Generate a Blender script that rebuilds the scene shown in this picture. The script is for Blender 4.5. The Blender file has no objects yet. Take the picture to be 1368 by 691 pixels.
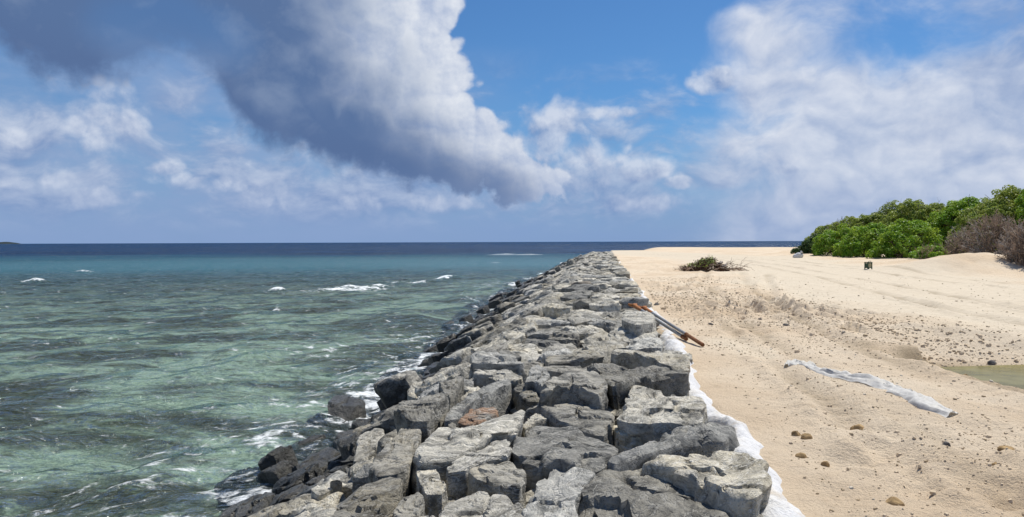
import bpy, math, random
import numpy as np
from mathutils import Vector, Matrix

# ------------------------------------------------------------------ camera, sky, sun, exposure
SC = bpy.context.scene
COL = SC.collection
F, CX, CY, HOR = 995.0, 684.0, 345.5, 323.3       # focal length and horizon row, in pixels of the 1368 px photograph
CAMZ = 1.75
PITCH = math.atan((CY - HOR) / F)
ROLL = math.radians(-0.2)

cam_data = bpy.data.cameras.new('camera')
cam = bpy.data.objects.new('camera', cam_data); COL.objects.link(cam)
cam_data.sensor_width = 36.0
cam_data.lens = F / 1368.0 * 36.0
cam_data.clip_start = 0.1
cam_data.clip_end = 60000.0
CAM_R = Matrix.Rotation(math.pi / 2 - PITCH, 3, 'X') @ Matrix.Rotation(ROLL, 3, 'Z')
cam.matrix_world = Matrix.Translation((0, 0, CAMZ)) @ CAM_R.to_4x4()
SC.camera = cam

SUN_EL, SUN_AZ = math.radians(61), math.radians(46)     # ahead of the camera and to the right
SUN_DIR = Vector((math.sin(SUN_AZ) * math.cos(SUN_EL), math.cos(SUN_AZ) * math.cos(SUN_EL), math.sin(SUN_EL)))
sun_data = bpy.data.lights.new('sun', 'SUN')
sun_data.energy = 5.0
sun_data.angle = math.radians(0.53)
sun_data.color = (1.0, 0.95, 0.86)
sun = bpy.data.objects.new('sun', sun_data); COL.objects.link(sun)
sun.rotation_euler = SUN_DIR.to_track_quat('Z', 'Y').to_euler()
sun.location = (0, 0, 50)

SC.view_settings.view_transform = 'Standard'
SC.view_settings.look = 'None'
SC.view_settings.exposure = 0.0
SC.view_settings.gamma = 1.0
SC.view_settings.use_curve_mapping = False
SC.cycles.use_denoising = True
SC.cycles.max_bounces = 8
SC.cycles.transparent_max_bounces = 8
SC.cycles.caustics_reflective = False
SC.cycles.caustics_refractive = False


class N:
    """a small expression layer over shader nodes"""
    def __init__(s, nt): s.nt = nt
    def node(s, t, **k):
        n = s.nt.nodes.new(t)
        for a, b in k.items(): setattr(n, a, b)
        return n
    def put(s, sock, v):
        if isinstance(v, E): s.nt.links.new(v.s, sock)
        elif isinstance(v, bpy.types.NodeSocket): s.nt.links.new(v, sock)
        elif v is not None:
            if hasattr(sock.default_value, '__len__') and not hasattr(v, '__len__'): v = (v,) * len(sock.default_value)
            if hasattr(sock.default_value, '__len__') and len(sock.default_value) == 4 and len(v) == 3: v = tuple(v) + (1,)
            sock.default_value = v
    def m(s, op, a, b=None, c=None, clamp=False):
        n = s.node('ShaderNodeMath', operation=op, use_clamp=clamp)
        for i, v in enumerate((a, b, c)):
            if v is not None: s.put(n.inputs[i], v)
        return E(s, n.outputs[0])
    def vm(s, op, a, b=None, scale=None):
        n = s.node('ShaderNodeVectorMath', operation=op)
        s.put(n.inputs[0], a)
        if b is not None: s.put(n.inputs[1], b)
        if scale is not None: s.put(n.inputs['Scale'], scale)
        return E(s, n.outputs['Value' if op in ('LENGTH', 'DOT_PRODUCT', 'DISTANCE') else 'Vector'])
    def xyz(s, v):
        n = s.node('ShaderNodeSeparateXYZ'); s.put(n.inputs[0], v)
        return [E(s, o) for o in n.outputs]
    def comb(s, x, y, z):
        n = s.node('ShaderNodeCombineXYZ')
        for i, v in enumerate((x, y, z)): s.put(n.inputs[i], v)
        return E(s, n.outputs[0])
    def noise(s, vec, scale, detail=4, rough=0.5, dist=0.0, lac=2.0, out=0):
        n = s.node('ShaderNodeTexNoise')
        s.put(n.inputs['Vector'], vec); s.put(n.inputs['Scale'], scale); s.put(n.inputs['Detail'], detail)
        s.put(n.inputs['Roughness'], rough); s.put(n.inputs['Distortion'], dist); s.put(n.inputs['Lacunarity'], lac)
        return E(s, n.outputs[out])
    def voro(s, vec, scale, feature='F1', smooth=None, out='Distance', rand=1.0):
        n = s.node('ShaderNodeTexVoronoi', feature=feature)
        s.put(n.inputs['Vector'], vec); s.put(n.inputs['Scale'], scale); s.put(n.inputs['Randomness'], rand)
        if smooth is not None: s.put(n.inputs['Smoothness'], smooth)
        return E(s, n.outputs[out])
    def ss(s, v, a, b, lo=0.0, hi=1.0, kind='SMOOTHSTEP'):
        n = s.node('ShaderNodeMapRange', interpolation_type=kind)
        for i, q in enumerate((v, a, b, lo, hi)): s.put(n.inputs[i], q)
        return E(s, n.outputs[0])
    def mix(s, f, a, b, blend='MIX'):
        n = s.node('ShaderNodeMix', data_type='RGBA', blend_type=blend)
        s.put(n.inputs[0], f); s.put(n.inputs[6], a); s.put(n.inputs[7], b)
        return E(s, n.outputs[2])
    def curve(s, v, pts, x0, x1):
        """piecewise curve y(x) through pts, for x in x0..x1 (an RGB-free float curve)"""
        ys = [p[1] for p in pts]; y0, y1 = min(ys), max(ys)
        n = s.node('ShaderNodeFloatCurve')
        c = n.mapping.curves[0]
        q = [((p[0] - x0) / (x1 - x0), (p[1] - y0) / (y1 - y0)) for p in pts]
        while len(c.points) < len(q): c.points.new(0.5, 0.5)
        for pt, (a, b) in zip(c.points, q): pt.location = (a, b); pt.handle_type = 'VECTOR'
        n.mapping.update()
        s.put(n.inputs['Value'], s.ss(v, x0, x1, 0, 1, 'LINEAR'))
        return E(s, n.outputs[0]) * (y1 - y0) + y0


class E:
    def __init__(s, n, sock): s.n, s.s = n, sock
    def __add__(s, o): return s.n.m('ADD', s, o)
    __radd__ = __add__
    def __mul__(s, o): return s.n.m('MULTIPLY', s, o)
    __rmul__ = __mul__
    def __sub__(s, o): return s.n.m('SUBTRACT', s, o)
    def __rsub__(s, o): return s.n.m('SUBTRACT', o, s)
    def __truediv__(s, o): return s.n.m('DIVIDE', s, o)
    def __neg__(s): return s.n.m('MULTIPLY', s, -1)
    def max(s, o): return s.n.m('MAXIMUM', s, o)
    def min(s, o): return s.n.m('MINIMUM', s, o)
    def abs(s): return s.n.m('ABSOLUTE', s)
    def pow(s, o): return s.n.m('POWER', s, o)
    def clamp(s): return s.n.m('ADD', s, 0, clamp=True)


def AE(px, py):
    """direction of a photograph pixel as azimuth and elevation, in units of 1/995 radian"""
    az = math.atan((px - CX) / F)
    el = math.atan((HOR - py) / F * math.cos(az))
    return az * F, el * F


def build_sky():
    w = bpy.data.worlds.new('World'); SC.world = w
    w.use_nodes = True
    w.cycles.sampling_method = 'MANUAL'; w.cycles.sample_map_resolution = 256
    nt = w.node_tree; nt.nodes.clear(); n = N(nt)
    D = E(n, n.node('ShaderNodeTexCoord').outputs['Generated'])
    dx, dy, dz = n.xyz(D)
    A = n.m('ARCTAN2', dx, dy) * F
    El = n.m('ARCSINE', dz) * F
    sky = n.node('ShaderNodeTexSky', sky_type='NISHITA')
    sky.sun_disc = False
    sky.sun_elevation = SUN_EL; sky.sun_rotation = SUN_AZ
    sky.air_density = 1.0; sky.dust_density = 0.4; sky.ozone_density = 2.5
    base = E(n, sky.outputs[0])
    base = n.mix(1.0, base, (0.40, 0.68, 0.95), 'MULTIPLY')
    K = 10.0                                      # cloud radiances below are divided by the background strength (0.1)

    def lin(c):
        return tuple(((v / 255 + 0.055) / 1.055) ** 2.4 * K if v > 10 else v / 255 / 12.92 * K for v in c)

    # shared noises
    warp = n.noise(D, 9, 2, 0.5, out='Color')
    Dw = n.vm('ADD', D, n.vm('SCALE', n.vm('SUBTRACT', warp, (0.5, 0.5, 0.5)), scale=0.06))
    fb = n.noise(Dw, 9, 7, 0.56) - 0.5                  # large billows
    off = (0.010, 0.004, 0.016)
    fb2 = n.noise(n.vm('ADD', Dw, off), 9, 7, 0.56) - 0.5
    emb = (fb - fb2)                                      # lit from the upper right
    fine = n.noise(D, 42, 5, 0.6) - 0.5
    fine2 = n.noise(n.vm('ADD', D, (0.0028, 0.001, 0.004)), 42, 5, 0.6) - 0.5
    bil = 0.5 - n.voro(Dw, 26)         # rounded cauliflower heads
    bil2 = 0.5 - n.voro(n.vm('ADD', Dw, (0.006, 0.002, 0.009)), 26)
    bsm = 0.5 - n.voro(Dw, 60)
    soft = n.noise(D, 5, 2, 0.5) - 0.5
    hz = n.noise(n.vm('MULTIPLY', D, (1, 1, 3.2)), 6, 6, 0.6) - 0.5

    # --- veil towards the horizon
    veil = n.ss(El, 190, -5, 0, 1)
    col = n.mix((veil * (0.80 + hz * 0.5)).clamp(), base, lin((128, 158, 205)))
    # --- thin grey-white sheet, left and low
    left = n.ss(A, AE(760, 0)[0], AE(420, 0)[0])
    lowl = n.ss(El, 275, 170) * left
    col = n.mix((lowl * n.ss(hz, -0.30, 0.16) * 0.85).clamp(), col, lin((142, 166, 204)))

    # --- ragged fair-weather cloud banks low over the sea, all round
    lc = n.noise(n.vm('MULTIPLY', Dw, (1, 1, 2.0)), 8.5, 7, 0.58)
    lc2 = n.noise(n.vm('ADD', n.vm('MULTIPLY', Dw, (1, 1, 2.0)), (0.008, 0.003, 0.02)), 8.5, 7, 0.58)
    lm = n.ss(lc + n.ss(El, 150, 60) * 0.05 + left * 0.05, 0.44, 0.66) * n.ss(El, 260, 150) * n.ss(El, 6, 50)
    lcol = n.mix((0.42 + (lc - lc2) * 3.4 + fine * 0.3).clamp(), lin((118, 143, 188)), lin((205, 214, 231)))
    col = n.mix((lm * 0.72).clamp(), col, lcol)

    # --- high thin cloud on the right, going on round the sky
    cw = n.ss(A, AE(850, 0)[0], AE(1010, 0)[0]).max(n.ss(A, -900, -1300)).max(n.ss(El, 560, 900))
    ci = n.noise(n.vm('MULTIPLY', Dw, (1, 1, 1.6)), 5.5, 7, 0.55, 0.0)
    ci2 = n.noise(n.vm('ADD', n.vm('MULTIPLY', Dw, (1, 1, 1.6)), off), 5.5, 7, 0.55, 0.0)
    band = n.ss(El, AE(684, 90)[1], AE(684, 150)[1]) * 0.14 - n.ss(El, AE(684, 70)[1], AE(684, 0)[1]) * 0.16
    cm = n.ss(ci + band + (cw - 1) * 0.35, 0.32, 0.62) * cw
    cs = (0.58 + (ci - ci2) * 3.0 + fine * 0.3 + fb * 0.9 + (bil - bil2) * 0.5).clamp()
    far_r = n.ss(A, AE(1230, 0)[0], AE(1340, 0)[0]) * n.ss(El, 60, 120)
    cs = (cs - far_r * 0.35).clamp()
    ccol = n.mix(cs, lin((146, 167, 204)), lin((228, 232, 241)))
    col = n.mix((cm * 0.93).clamp(), col, ccol)

    # --- small cumulus
    cums = [(140, 165, 44, 42), (28, 186, 40, 13), (112, 262, 66, 12), (60, 240, 34, 15), (228, 228, 26, 15),
            (365, 262, 42, 20), (475, 268, 30, 15), (300, 245, 40, 12), (590, 272, 60, 12), (790, 222, 62, 32), (855, 228, 55, 20),
            (745, 175, 20, 42), (818, 151, 26, 8), (905, 243, 22, 8), (845, 272, 70, 12), (715, 205, 50, 50), (770, 240, 70, 26), (948, 112, 34, 17), (1045, 228, 20, 7)]
    best = None; shade = None
    fld = fb * 1.6 + bil * 0.9 + fine * 0.8 + bsm * 0.5
    for px, py, rx, ry in cums:
        a, e = AE(px, py)
        u = (A - a) * (1 / (rx * 1.25)); v = (El - e) * (1 / (ry * 1.3))
        m = 0.85 - (u * u + v * v) + (v * 0.0)
        best = m if best is None else best.max(m)
        sh = v.max(-1).min(1) * n.ss(u * u + v * v, 2.2, 0.6)
        shade = sh if shade is None else n.m('ADD', shade, sh)
    mk = n.ss(best + fld * 1.25, 0.0, 1.0)
    sval = (0.62 + shade * 0.25 + emb * 3.2 + (bil - bil2) * 0.8 + (fine - fine2) * 1.0).clamp()
    kcol = n.mix(sval, lin((122, 148, 192)), lin((212, 220, 235)))
    col = n.mix((mk * 0.84).clamp(), col, kcol)

    # --- the great cumulus deck
    g_px = [(-560, 560), (-60, 632), (0, 636), (22, 630), (45, 626), (95, 652), (140, 656), (175, 690), (205, 720), (235, 765), (262, 772), (290, 770), (330, 770)]
    g_pts = sorted((AE(684, py)[1], AE(px, 150)[0]) for py, px in g_px)
    edge = n.curve(El, g_pts, g_pts[0][0], g_pts[-1][0])
    b_px = [(-500, 90), (-120, 100), (0, 108), (60, 128), (105, 138), (160, 118), (200, 100), (250, 95), (290, 118), (318, 165), (345, 196), (390, 208),
            (430, 220), (500, 226), (540, 246), (600, 262), (690, 276), (740, 276), (800, 270)]
    b_pts = sorted((AE(px, 150)[0], AE(684, py)[1]) for px, py in b_px)
    bot = n.curve(A, b_pts, b_pts[0][0], b_pts[-1][0])
    dr = edge - A
    db = El - bot
    drn = dr + bil * 42 + fb * 60 + bsm * 18 + fine * 14
    dbn = db + fb * 85 + fine * 45 + bil * 20
    mr = n.ss(drn, 2, 16)
    # the lower edge is crisp to the right and ragged to the left
    mb = n.ss(dbn, n.ss(A, AE(420, 0)[0], AE(640, 0)[0], -18, -5), n.ss(A, AE(420, 0)[0], AE(640, 0)[0], 24, 9))
    hole = n.ss(((A - AE(235, 0)[0]) * (1 / 110)).pow(2) + ((El - AE(684, 75)[1]) * (1 / 60)).pow(2) + fb * 1.2, 1.1, 0.2) * 0.38
    deck = mr * mb * n.ss(A, -1250, -800) * n.ss(El, 900, 620) * (1 - hole)
    glow = n.ss(dr + fb * 150 + bil * 60, 235, 20)                           # sunlit flank
    mid = n.ss(A, AE(330, 0)[0], AE(560, 0)[0]) * n.ss(db + fb * 60, 40, 190)
    low = n.ss(db + fb * 60, 75, 5) * n.ss(dr + fb * 60, 15, 100)
    s1 = n.mix((mid + soft * 0.7 + fb * 0.55 + emb * 1.6 + fine * 0.18 + (bil - bil2) * 0.35).clamp(), lin((90, 116, 158)), lin((154, 170, 196)))
    relief = emb * 2.4 + (bil - bil2) * 0.9 + (fine - fine2) * 0.9
    s2 = n.mix((0.62 + relief).clamp(), lin((150, 170, 206)), lin((226, 231, 240)))
    dcol = n.mix(glow, s1, s2)
    dcol = n.mix((low * 0.85).clamp(), dcol, lin((88, 112, 154)))
    col = n.mix(deck, col, dcol)

    # air in front of the low clouds
    col = n.mix(n.ss(El, 120, 0) * 0.52, col, lin((134, 160, 204)))
    # below the horizon the world is the colour of the far sea
    col = n.mix(n.ss(dz, -0.002, -0.02), col, lin((60, 90, 130)))
    bg = n.node('ShaderNodeBackground'); n.put(bg.inputs[0], col); bg.inputs[1].default_value = 0.1
    out = n.node('ShaderNodeOutputWorld'); nt.links.new(bg.outputs[0], out.inputs[0])


build_sky()
#@@END_SKY

# ------------------------------------------------------------------ helpers
rng = np.random.default_rng(7)


def _hash(ix, iy, iz, seed):
    h = (ix.astype(np.int64) * 374761393 + iy.astype(np.int64) * 668265263 + iz.astype(np.int64) * 2147483647 + seed * 1274126177) & 0xFFFFFFFF
    h = ((h ^ (h >> 13)) * 1274126177) & 0xFFFFFFFF
    h = ((h ^ (h >> 16)) * 2246822519) & 0xFFFFFFFF
    return ((h ^ (h >> 15)) & 0xFFFFFF).astype(np.float64) / 0xFFFFFF


def vnoise(x, y, z=None, seed=0):
    """value noise in -1..1"""
    x = np.asarray(x, float); y = np.asarray(y, float)
    z = np.zeros_like(x) if z is None else np.asarray(z, float)
    ix, iy, iz = np.floor(x), np.floor(y), np.floor(z)
    fx, fy, fz = x - ix, y - iy, z - iz
    fx = fx * fx * fx * (fx * (fx * 6 - 15) + 10); fy = fy * fy * fy * (fy * (fy * 6 - 15) + 10); fz = fz * fz * fz * (fz * (fz * 6 - 15) + 10)
    r = 0
    for a in (0, 1):
        for b in (0, 1):
            for c in (0, 1):
                wgt = (fx if a else 1 - fx) * (fy if b else 1 - fy) * (fz if c else 1 - fz)
                r = r + wgt * _hash(ix + a, iy + b, iz + c, seed)
    return r * 2 - 1


def fbm(x, y, z=None, octv=4, gain=0.5, seed=0):
    r, a = 0, 1.0
    z = np.zeros_like(np.asarray(x, float)) if z is None else z
    for o in range(octv):
        k = 2.03 ** o
        r = r + a * vnoise(x * k + o * 17.3, y * k + o * 5.1, z * k + o * 9.7, seed + o)
        a *= gain
    return r


def sstep(v, a, b):
    t = np.clip((v - a) / (b - a), 0, 1)
    return t * t * (3 - 2 * t)


def mesh_np(name, V, Fq=None, Ft=None, smooth=True, attrs=None, sharp=None):
    """mesh from numpy vertices with quads and/or triangles"""
    me = bpy.data.meshes.new(name)
    V = np.asarray(V, np.float32)
    nq = 0 if Fq is None else len(Fq); nt_ = 0 if Ft is None else len(Ft)
    me.vertices.add(len(V)); me.vertices.foreach_set('co', V.ravel())
    loops = []; starts = []
    if nq: loops.append(np.asarray(Fq, np.int32).ravel()); starts.append(np.arange(nq) * 4)
    if nt_: loops.append(np.asarray(Ft, np.int32).ravel()); starts.append(nq * 4 + np.arange(nt_) * 3)
    loops = np.concatenate(loops); starts = np.concatenate(starts)
    me.loops.add(len(loops)); me.loops.foreach_set('vertex_index', loops)
    me.polygons.add(nq + nt_); me.polygons.foreach_set('loop_start', starts.astype(np.int32))
    me.update(calc_edges=True)
    me.polygons.foreach_set('use_smooth', np.full(nq + nt_, bool(smooth)))
    for k, v in (attrs or {}).items():
        at = me.attributes.new(k, 'FLOAT', 'POINT'); at.data.foreach_set('value', np.asarray(v, np.float32))
    if sharp is not None: me.set_sharp_from_angle(angle=sharp)
    me.validate()
    return me


def link(name, me, mat=None, parent=None, loc=None):
    o = bpy.data.objects.new(name, me); COL.objects.link(o)
    if mat is not None: me.materials.append(mat)
    if parent is not None: o.parent = parent
    if loc is not None: o.location = loc
    return o


def empty(name, loc=(0, 0, 0)):
    o = bpy.data.objects.new(name, None); COL.objects.link(o); o.location = loc
    o.empty_display_size = 0.2
    return o


def tag(o, label=None, cat=None, group=None, kind=None):
    if label: o['label'] = label
    if cat: o['category'] = cat
    if group: o['group'] = group
    if kind: o['kind'] = kind
    return o


def grid_faces(nr, nc, wrap=False):
    r = np.arange(nr - 1)[:, None]; c = np.arange(nc if wrap else nc - 1)[None, :]
    c2 = (c + 1) % nc
    return np.stack([r * nc + c, r * nc + c2, (r + 1) * nc + c2, (r + 1) * nc + c], -1).reshape(-1, 4)


def graded(lo, hi, d0, d1, step, grow):
    """coordinates from lo to hi: even steps inside d0..d1, growing outside"""
    a = list(np.arange(d0, d1, step)) + [d1]
    s, x = step, d1
    while x < hi: s *= grow; x = min(x + s, hi); a.append(x)
    s, x = step, d0
    b = []
    while x > lo: s *= grow; x = max(x - s, lo); b.append(x)
    return np.array(b[::-1] + a)


def tube(pts, radii, sides=6, cap=True):
    """vertices, quads of a tube along pts"""
    pts = np.asarray(pts, float); n = len(pts)
    t = np.gradient(pts, axis=0); t /= np.linalg.norm(t, axis=1)[:, None] + 1e-9
    ref = np.array([0, 0, 1.0]) if abs(t[0][2]) < 0.9 else np.array([1.0, 0, 0])
    a = np.cross(t, ref); a /= np.linalg.norm(a, axis=1)[:, None] + 1e-9
    b = np.cross(t, a)
    th = np.arange(sides) / sides * 2 * np.pi
    V = pts[:, None, :] + np.asarray(radii)[:, None, None] * (np.cos(th)[None, :, None] * a[:, None, :] + np.sin(th)[None, :, None] * b[:, None, :])
    V = V.reshape(-1, 3); Q = grid_faces(n, sides, True)
    T = []
    if cap:
        V = np.vstack([V, pts[:1], pts[-1:]])
        i0, i1 = n * sides, n * sides + 1
        for k in range(sides):
            T.append((i0, (k + 1) % sides, k)); T.append((i1, (n - 1) * sides + k, (n - 1) * sides + (k + 1) % sides))
    return V, Q, np.array(T).reshape(-1, 3)


class Acc:
    """collects vertex / quad / triangle arrays into one mesh"""
    def __init__(s): s.V, s.Q, s.T, s.A, s.n = [], [], [], {}, 0
    def add(s, V, Q=None, T=None, **attr):
        s.V.append(np.asarray(V, float))
        if Q is not None and len(Q): s.Q.append(np.asarray(Q) + s.n)
        if T is not None and len(T): s.T.append(np.asarray(T) + s.n)
        for k, v in attr.items(): s.A.setdefault(k, []).append(np.broadcast_to(np.asarray(v, float), (len(V),)))
        s.n += len(V)
    def mesh(s, name, smooth=True, sharp=None):
        return mesh_np(name, np.vstack(s.V), np.vstack(s.Q) if s.Q else None, np.vstack(s.T) if s.T else None, smooth,
                       {k: np.concatenate(v) for k, v in s.A.items()}, sharp)


def mat(name):
    m = bpy.data.materials.new(name); m.use_nodes = True
    m.node_tree.nodes.clear()
    n = N(m.node_tree)
    n.out = n.node('ShaderNodeOutputMaterial')
    return m, n


def principled(n, col, rough=0.8, normal=None, spec=0.3, **k):
    b = n.node('ShaderNodeBsdfPrincipled')
    n.put(b.inputs['Base Color'], col); n.put(b.inputs['Roughness'], rough); n.put(b.inputs['Specular IOR Level'], spec)
    if normal is not None: n.put(b.inputs['Normal'], normal)
    for a, v in k.items(): n.put(b.inputs[a.replace('_', ' ')], v)
    return b.outputs[0]


def bump(n, h, strength=0.5, dist=0.02, normal=None):
    b = n.node('ShaderNodeBump'); n.put(b.inputs['Height'], h); n.put(b.inputs['Strength'], strength); n.put(b.inputs['Distance'], dist)
    if normal is not None: n.put(b.inputs['Normal'], normal)
    return E(n, b.outputs[0])


def attr(n, name):
    a = n.node('ShaderNodeAttribute', attribute_name=name); return E(n, a.outputs['Fac'])


def pos(n): return E(n, n.node('ShaderNodeNewGeometry').outputs['Position'])


# ------------------------------------------------------------------ where things stand
WATER = -1.6
HEAD = math.radians(7.1)                       # the revetment runs 7 degrees to the right of the view
UX, UY = math.sin(HEAD), math.cos(HEAD)
WALL_END = 116.0
V_EDGE = 1.12                                  # landward edge of the boulders
V_BREAK = -1.7                                 # where the crest turns down to the sea


def uv2xy(u, v): return u * UX + v * UY, u * UY - v * UX
def xy2uv(x, y): return x * UX + y * UY, x * UY - y * UX


def wall_z(v, u=0):
    v = np.asarray(v, float)
    k = 0.62 - 0.21 * min(max((u - 10) / 32, 0), 1)          # the slope is steeper at the near end
    return np.where(v > V_BREAK, 0.08 + 0.02 * (v - V_BREAK), 0.08 - k * (V_BREAK - v))


CR = np.array(CAM_R)


def ray(px, py):
    d = CR @ np.array([(px - CX) / F, (CY - py) / F, -1.0])
    return d


def on_plane(px, py, z=0.0):
    d = ray(px, py); t = (z - CAMZ) / d[2]
    return np.array([d[0] * t, d[1] * t, z])


def on_wall(px, py, h=0.0):
    """the point of the revetment surface (raised by h) seen at a pixel"""
    d = ray(px, py); t0, t = 0.0, 0.0
    for _ in range(1200):
        t += 0.15
        x, y, z = d * t + np.array([0, 0, CAMZ])
        u, v = xy2uv(x, y)
        if z < wall_z(v, u) + h: break
        t0 = t
    lo, hi = t0, t
    for _ in range(20):
        m = (lo + hi) / 2; x, y, z = d * m + np.array([0, 0, CAMZ])
        u, v = xy2uv(x, y)
        if z < wall_z(v, u) + h: hi = m
        else: lo = m
    return d * hi + np.array([0, 0, CAMZ])


# trench with standing water, dug across the sand on the right
TR_A, TR_B = np.array([6.8, 11.2]), np.array([7.5, 5.8])
MOUND = np.array([25.9, 42.0])


def seg_dist(x, y, a, b):
    d = b - a; L2 = d @ d
    t = ((x - a[0]) * d[0] + (y - a[1]) * d[1]) / L2
    tc = np.clip(t, 0, 1)
    side = (x - a[0]) * -d[1] + (y - a[1]) * d[0]
    return np.hypot(x - a[0] - tc * d[0], y - a[1] - tc * d[1]), np.sign(side), t


def poly_dist(x, y, P):
    best = np.full(np.shape(x), 1e9)
    for a, b in zip(P[:-1], P[1:]):
        best = np.minimum(best, seg_dist(x, y, np.array(a), np.array(b))[0])
    return best


ROAD = [(14.5, 8.0), (13.6, 18), (14.6, 26), (16.8, 36), (19.2, 51), (20.5, 72), (16, 100), (10, 130)]
RUTS = [[(10.4, 10), (10.6, 18), (12.2, 26), (14.6, 36), (17.2, 51), (18.6, 72), (15, 95)],
        [(12.3, 9), (12.4, 18), (13.9, 26), (16.2, 36), (18.8, 51), (20.2, 72), (17, 96)],
        [(16.5, 12), (16.9, 20), (18.2, 30), (20.5, 45), (21.8, 62), (20, 85)],
        [(18.6, 12), (18.9, 20), (20.1, 30), (22.2, 45), (23.4, 62), (22, 86)],
        [(2.6, 3.5), (3.0, 5.5), (3.4, 8.25), (3.9, 12.4), (4.8, 18), (6.8, 27), (10.5, 40), (15, 60)],
        [(4.5, 3.5), (4.75, 5.5), (5.1, 8.25), (5.6, 12.4), (6.5, 18), (8.6, 27), (12.3, 40)],
        [(3.2, 3.5), (3.45, 5.5), (3.85, 8.25), (4.35, 12.4), (5.2, 18), (7.2, 27)],
        [(6.0, 6.5), (5.9, 9), (5.8, 14), (6.9, 20), (9.6, 28), (13, 38)]]


def sand_base(x, y):
    """the sand's large shape: nearly level, up to a low berm, down to the sea beyond"""
    u, v = xy2uv(x, y)
    z = 0.02 + 0.28 * sstep(y, 30, 120) + 0.05 * fbm(x * 0.09, y * 0.09, octv=2, seed=3)
    z = z + 0.95 * np.exp(-((x - MOUND[0]) / 3.6) ** 2 - ((y - MOUND[1]) / 3.4) ** 2)
    z = z + 0.8 * np.exp(-((x - 36) / 6.0) ** 2 - ((y - 50) / 7.0) ** 2)
    z = z + 0.2 * sstep(x - (24 - (y - 50) * 0.02), 0, 8) * sstep(y, 30, 45)
    z = z - 5.0 * sstep(y + 0.10 * x + 1.5 * vnoise(x * 0.05, y * 0.05, seed=9), 158, 200)
    z = z - 4.0 * sstep(u, 126, 150) * sstep(v, 12, -4)
    z = z - 0.55 * sstep(v, 1.15, 0.6)
    return z


def sand_z(x, y, fine=True):
    x = np.asarray(x, float); y = np.asarray(y, float)
    u, v = xy2uv(x, y)
    z = sand_base(x, y)
    road = sstep(poly_dist(x, y, ROAD), 7.5, 4.0)
    lump = (1 - 0.85 * road)
    d, side, t = seg_dist(x, y, TR_A, TR_B)
    tr = np.where(side > 0, sstep(d, 2.6, 0.5), sstep(d, 1.15, 0.55))       # gentle rubble bank beyond, steep lip in front
    spoil = np.exp(-((d - 2.9) / 0.8) ** 2) * (side > 0) * 0.14 + np.exp(-((d - 1.4) / 0.3) ** 2) * (side <= 0) * 0.02
    rough = np.clip(0.55 + 0.9 * fbm(x * 0.22, y * 0.22, octv=2, seed=21), 0.15, 1.5) * lump
    rough = rough * (1 + 1.2 * sstep(poly_dist(x, y, [(4.5, 24), (6, 19), (8, 15.5), (12, 14)]), 2.6, 0.8)) * sstep(v, 1.2, 2.4)
    far = sstep(y, 90, 30)
    z = z + (1 - road) * 0.07 * np.abs(fbm(x * 0.55, y * 0.55, octv=3, gain=0.6, seed=91)) * sstep(y, 18, 35) * sstep(y, 140, 90)
    z = z + far * (0.035 * fbm(x * 0.9, y * 0.9, octv=3, seed=5) + rough * 0.085 * fbm(x * 2.6, y * 2.6, octv=3, gain=0.62, seed=11))
    for i, P in enumerate(RUTS):
        w = vnoise(x * 0.3, y * 0.3, seed=40 + i) * 0.25
        rd = poly_dist(x, y, P) + w * 0.3
        k = 0.6 + 0.5 * vnoise(x * 0.25, y * 0.25, seed=60 + i)
        z = z + k * (-0.085 * np.exp(-(rd / 0.15) ** 2) + 0.06 * np.exp(-((rd - 0.32) / 0.11) ** 2)) * (0.75 + 0.35 * np.sin((x * 0.3 + y) * 21))
    z = z - 0.34 * tr + spoil * (1 + 0.5 * fbm(x * 2, y * 2, octv=2, seed=15))
    return z


# ------------------------------------------------------------------ materials
def m_sand():
    m, n = mat('coral_sand')
    P = pos(n)
    a = n.noise(P, 0.35, 5, 0.55); b = n.noise(P, 5.0, 6, 0.65); c = n.noise(P, 60, 3, 0.6)
    road = attr(n, 'road'); damp = attr(n, 'damp')
    warm = n.mix(n.ss(a, 0.35, 0.65), (0.62, 0.49, 0.345), (0.70, 0.585, 0.44))
    pale = n.mix(n.ss(b, 0.3, 0.7), (0.56, 0.485, 0.37), (0.64, 0.56, 0.44))
    col = n.mix((road * 0.9 + n.ss(a, 0.55, 0.75) * 0.25).clamp(), warm, pale)
    col = n.mix(n.ss(b, 0.56, 0.74) * (1 - road) * 0.38, col, (0.40, 0.29, 0.18))
    col = n.mix(n.ss(c, 0.60, 0.75) * 0.55, col, (0.30, 0.23, 0.15))
    col = n.mix(n.ss(c, 0.38, 0.28) * 0.5, col, (0.70, 0.62, 0.48))
    col = n.mix(damp * 0.8, col, (0.22, 0.165, 0.095))
    h = n.noise(P, 5, 8, 0.72) * 1.0 + n.noise(P, 45, 4, 0.65) * 0.3
    nb = bump(n, h * (1 - road * 0.6), 1.0, 0.07)
    n.put(n.out.inputs[0], principled(n, col, 0.95, nb, 0.1))
    return m


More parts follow.
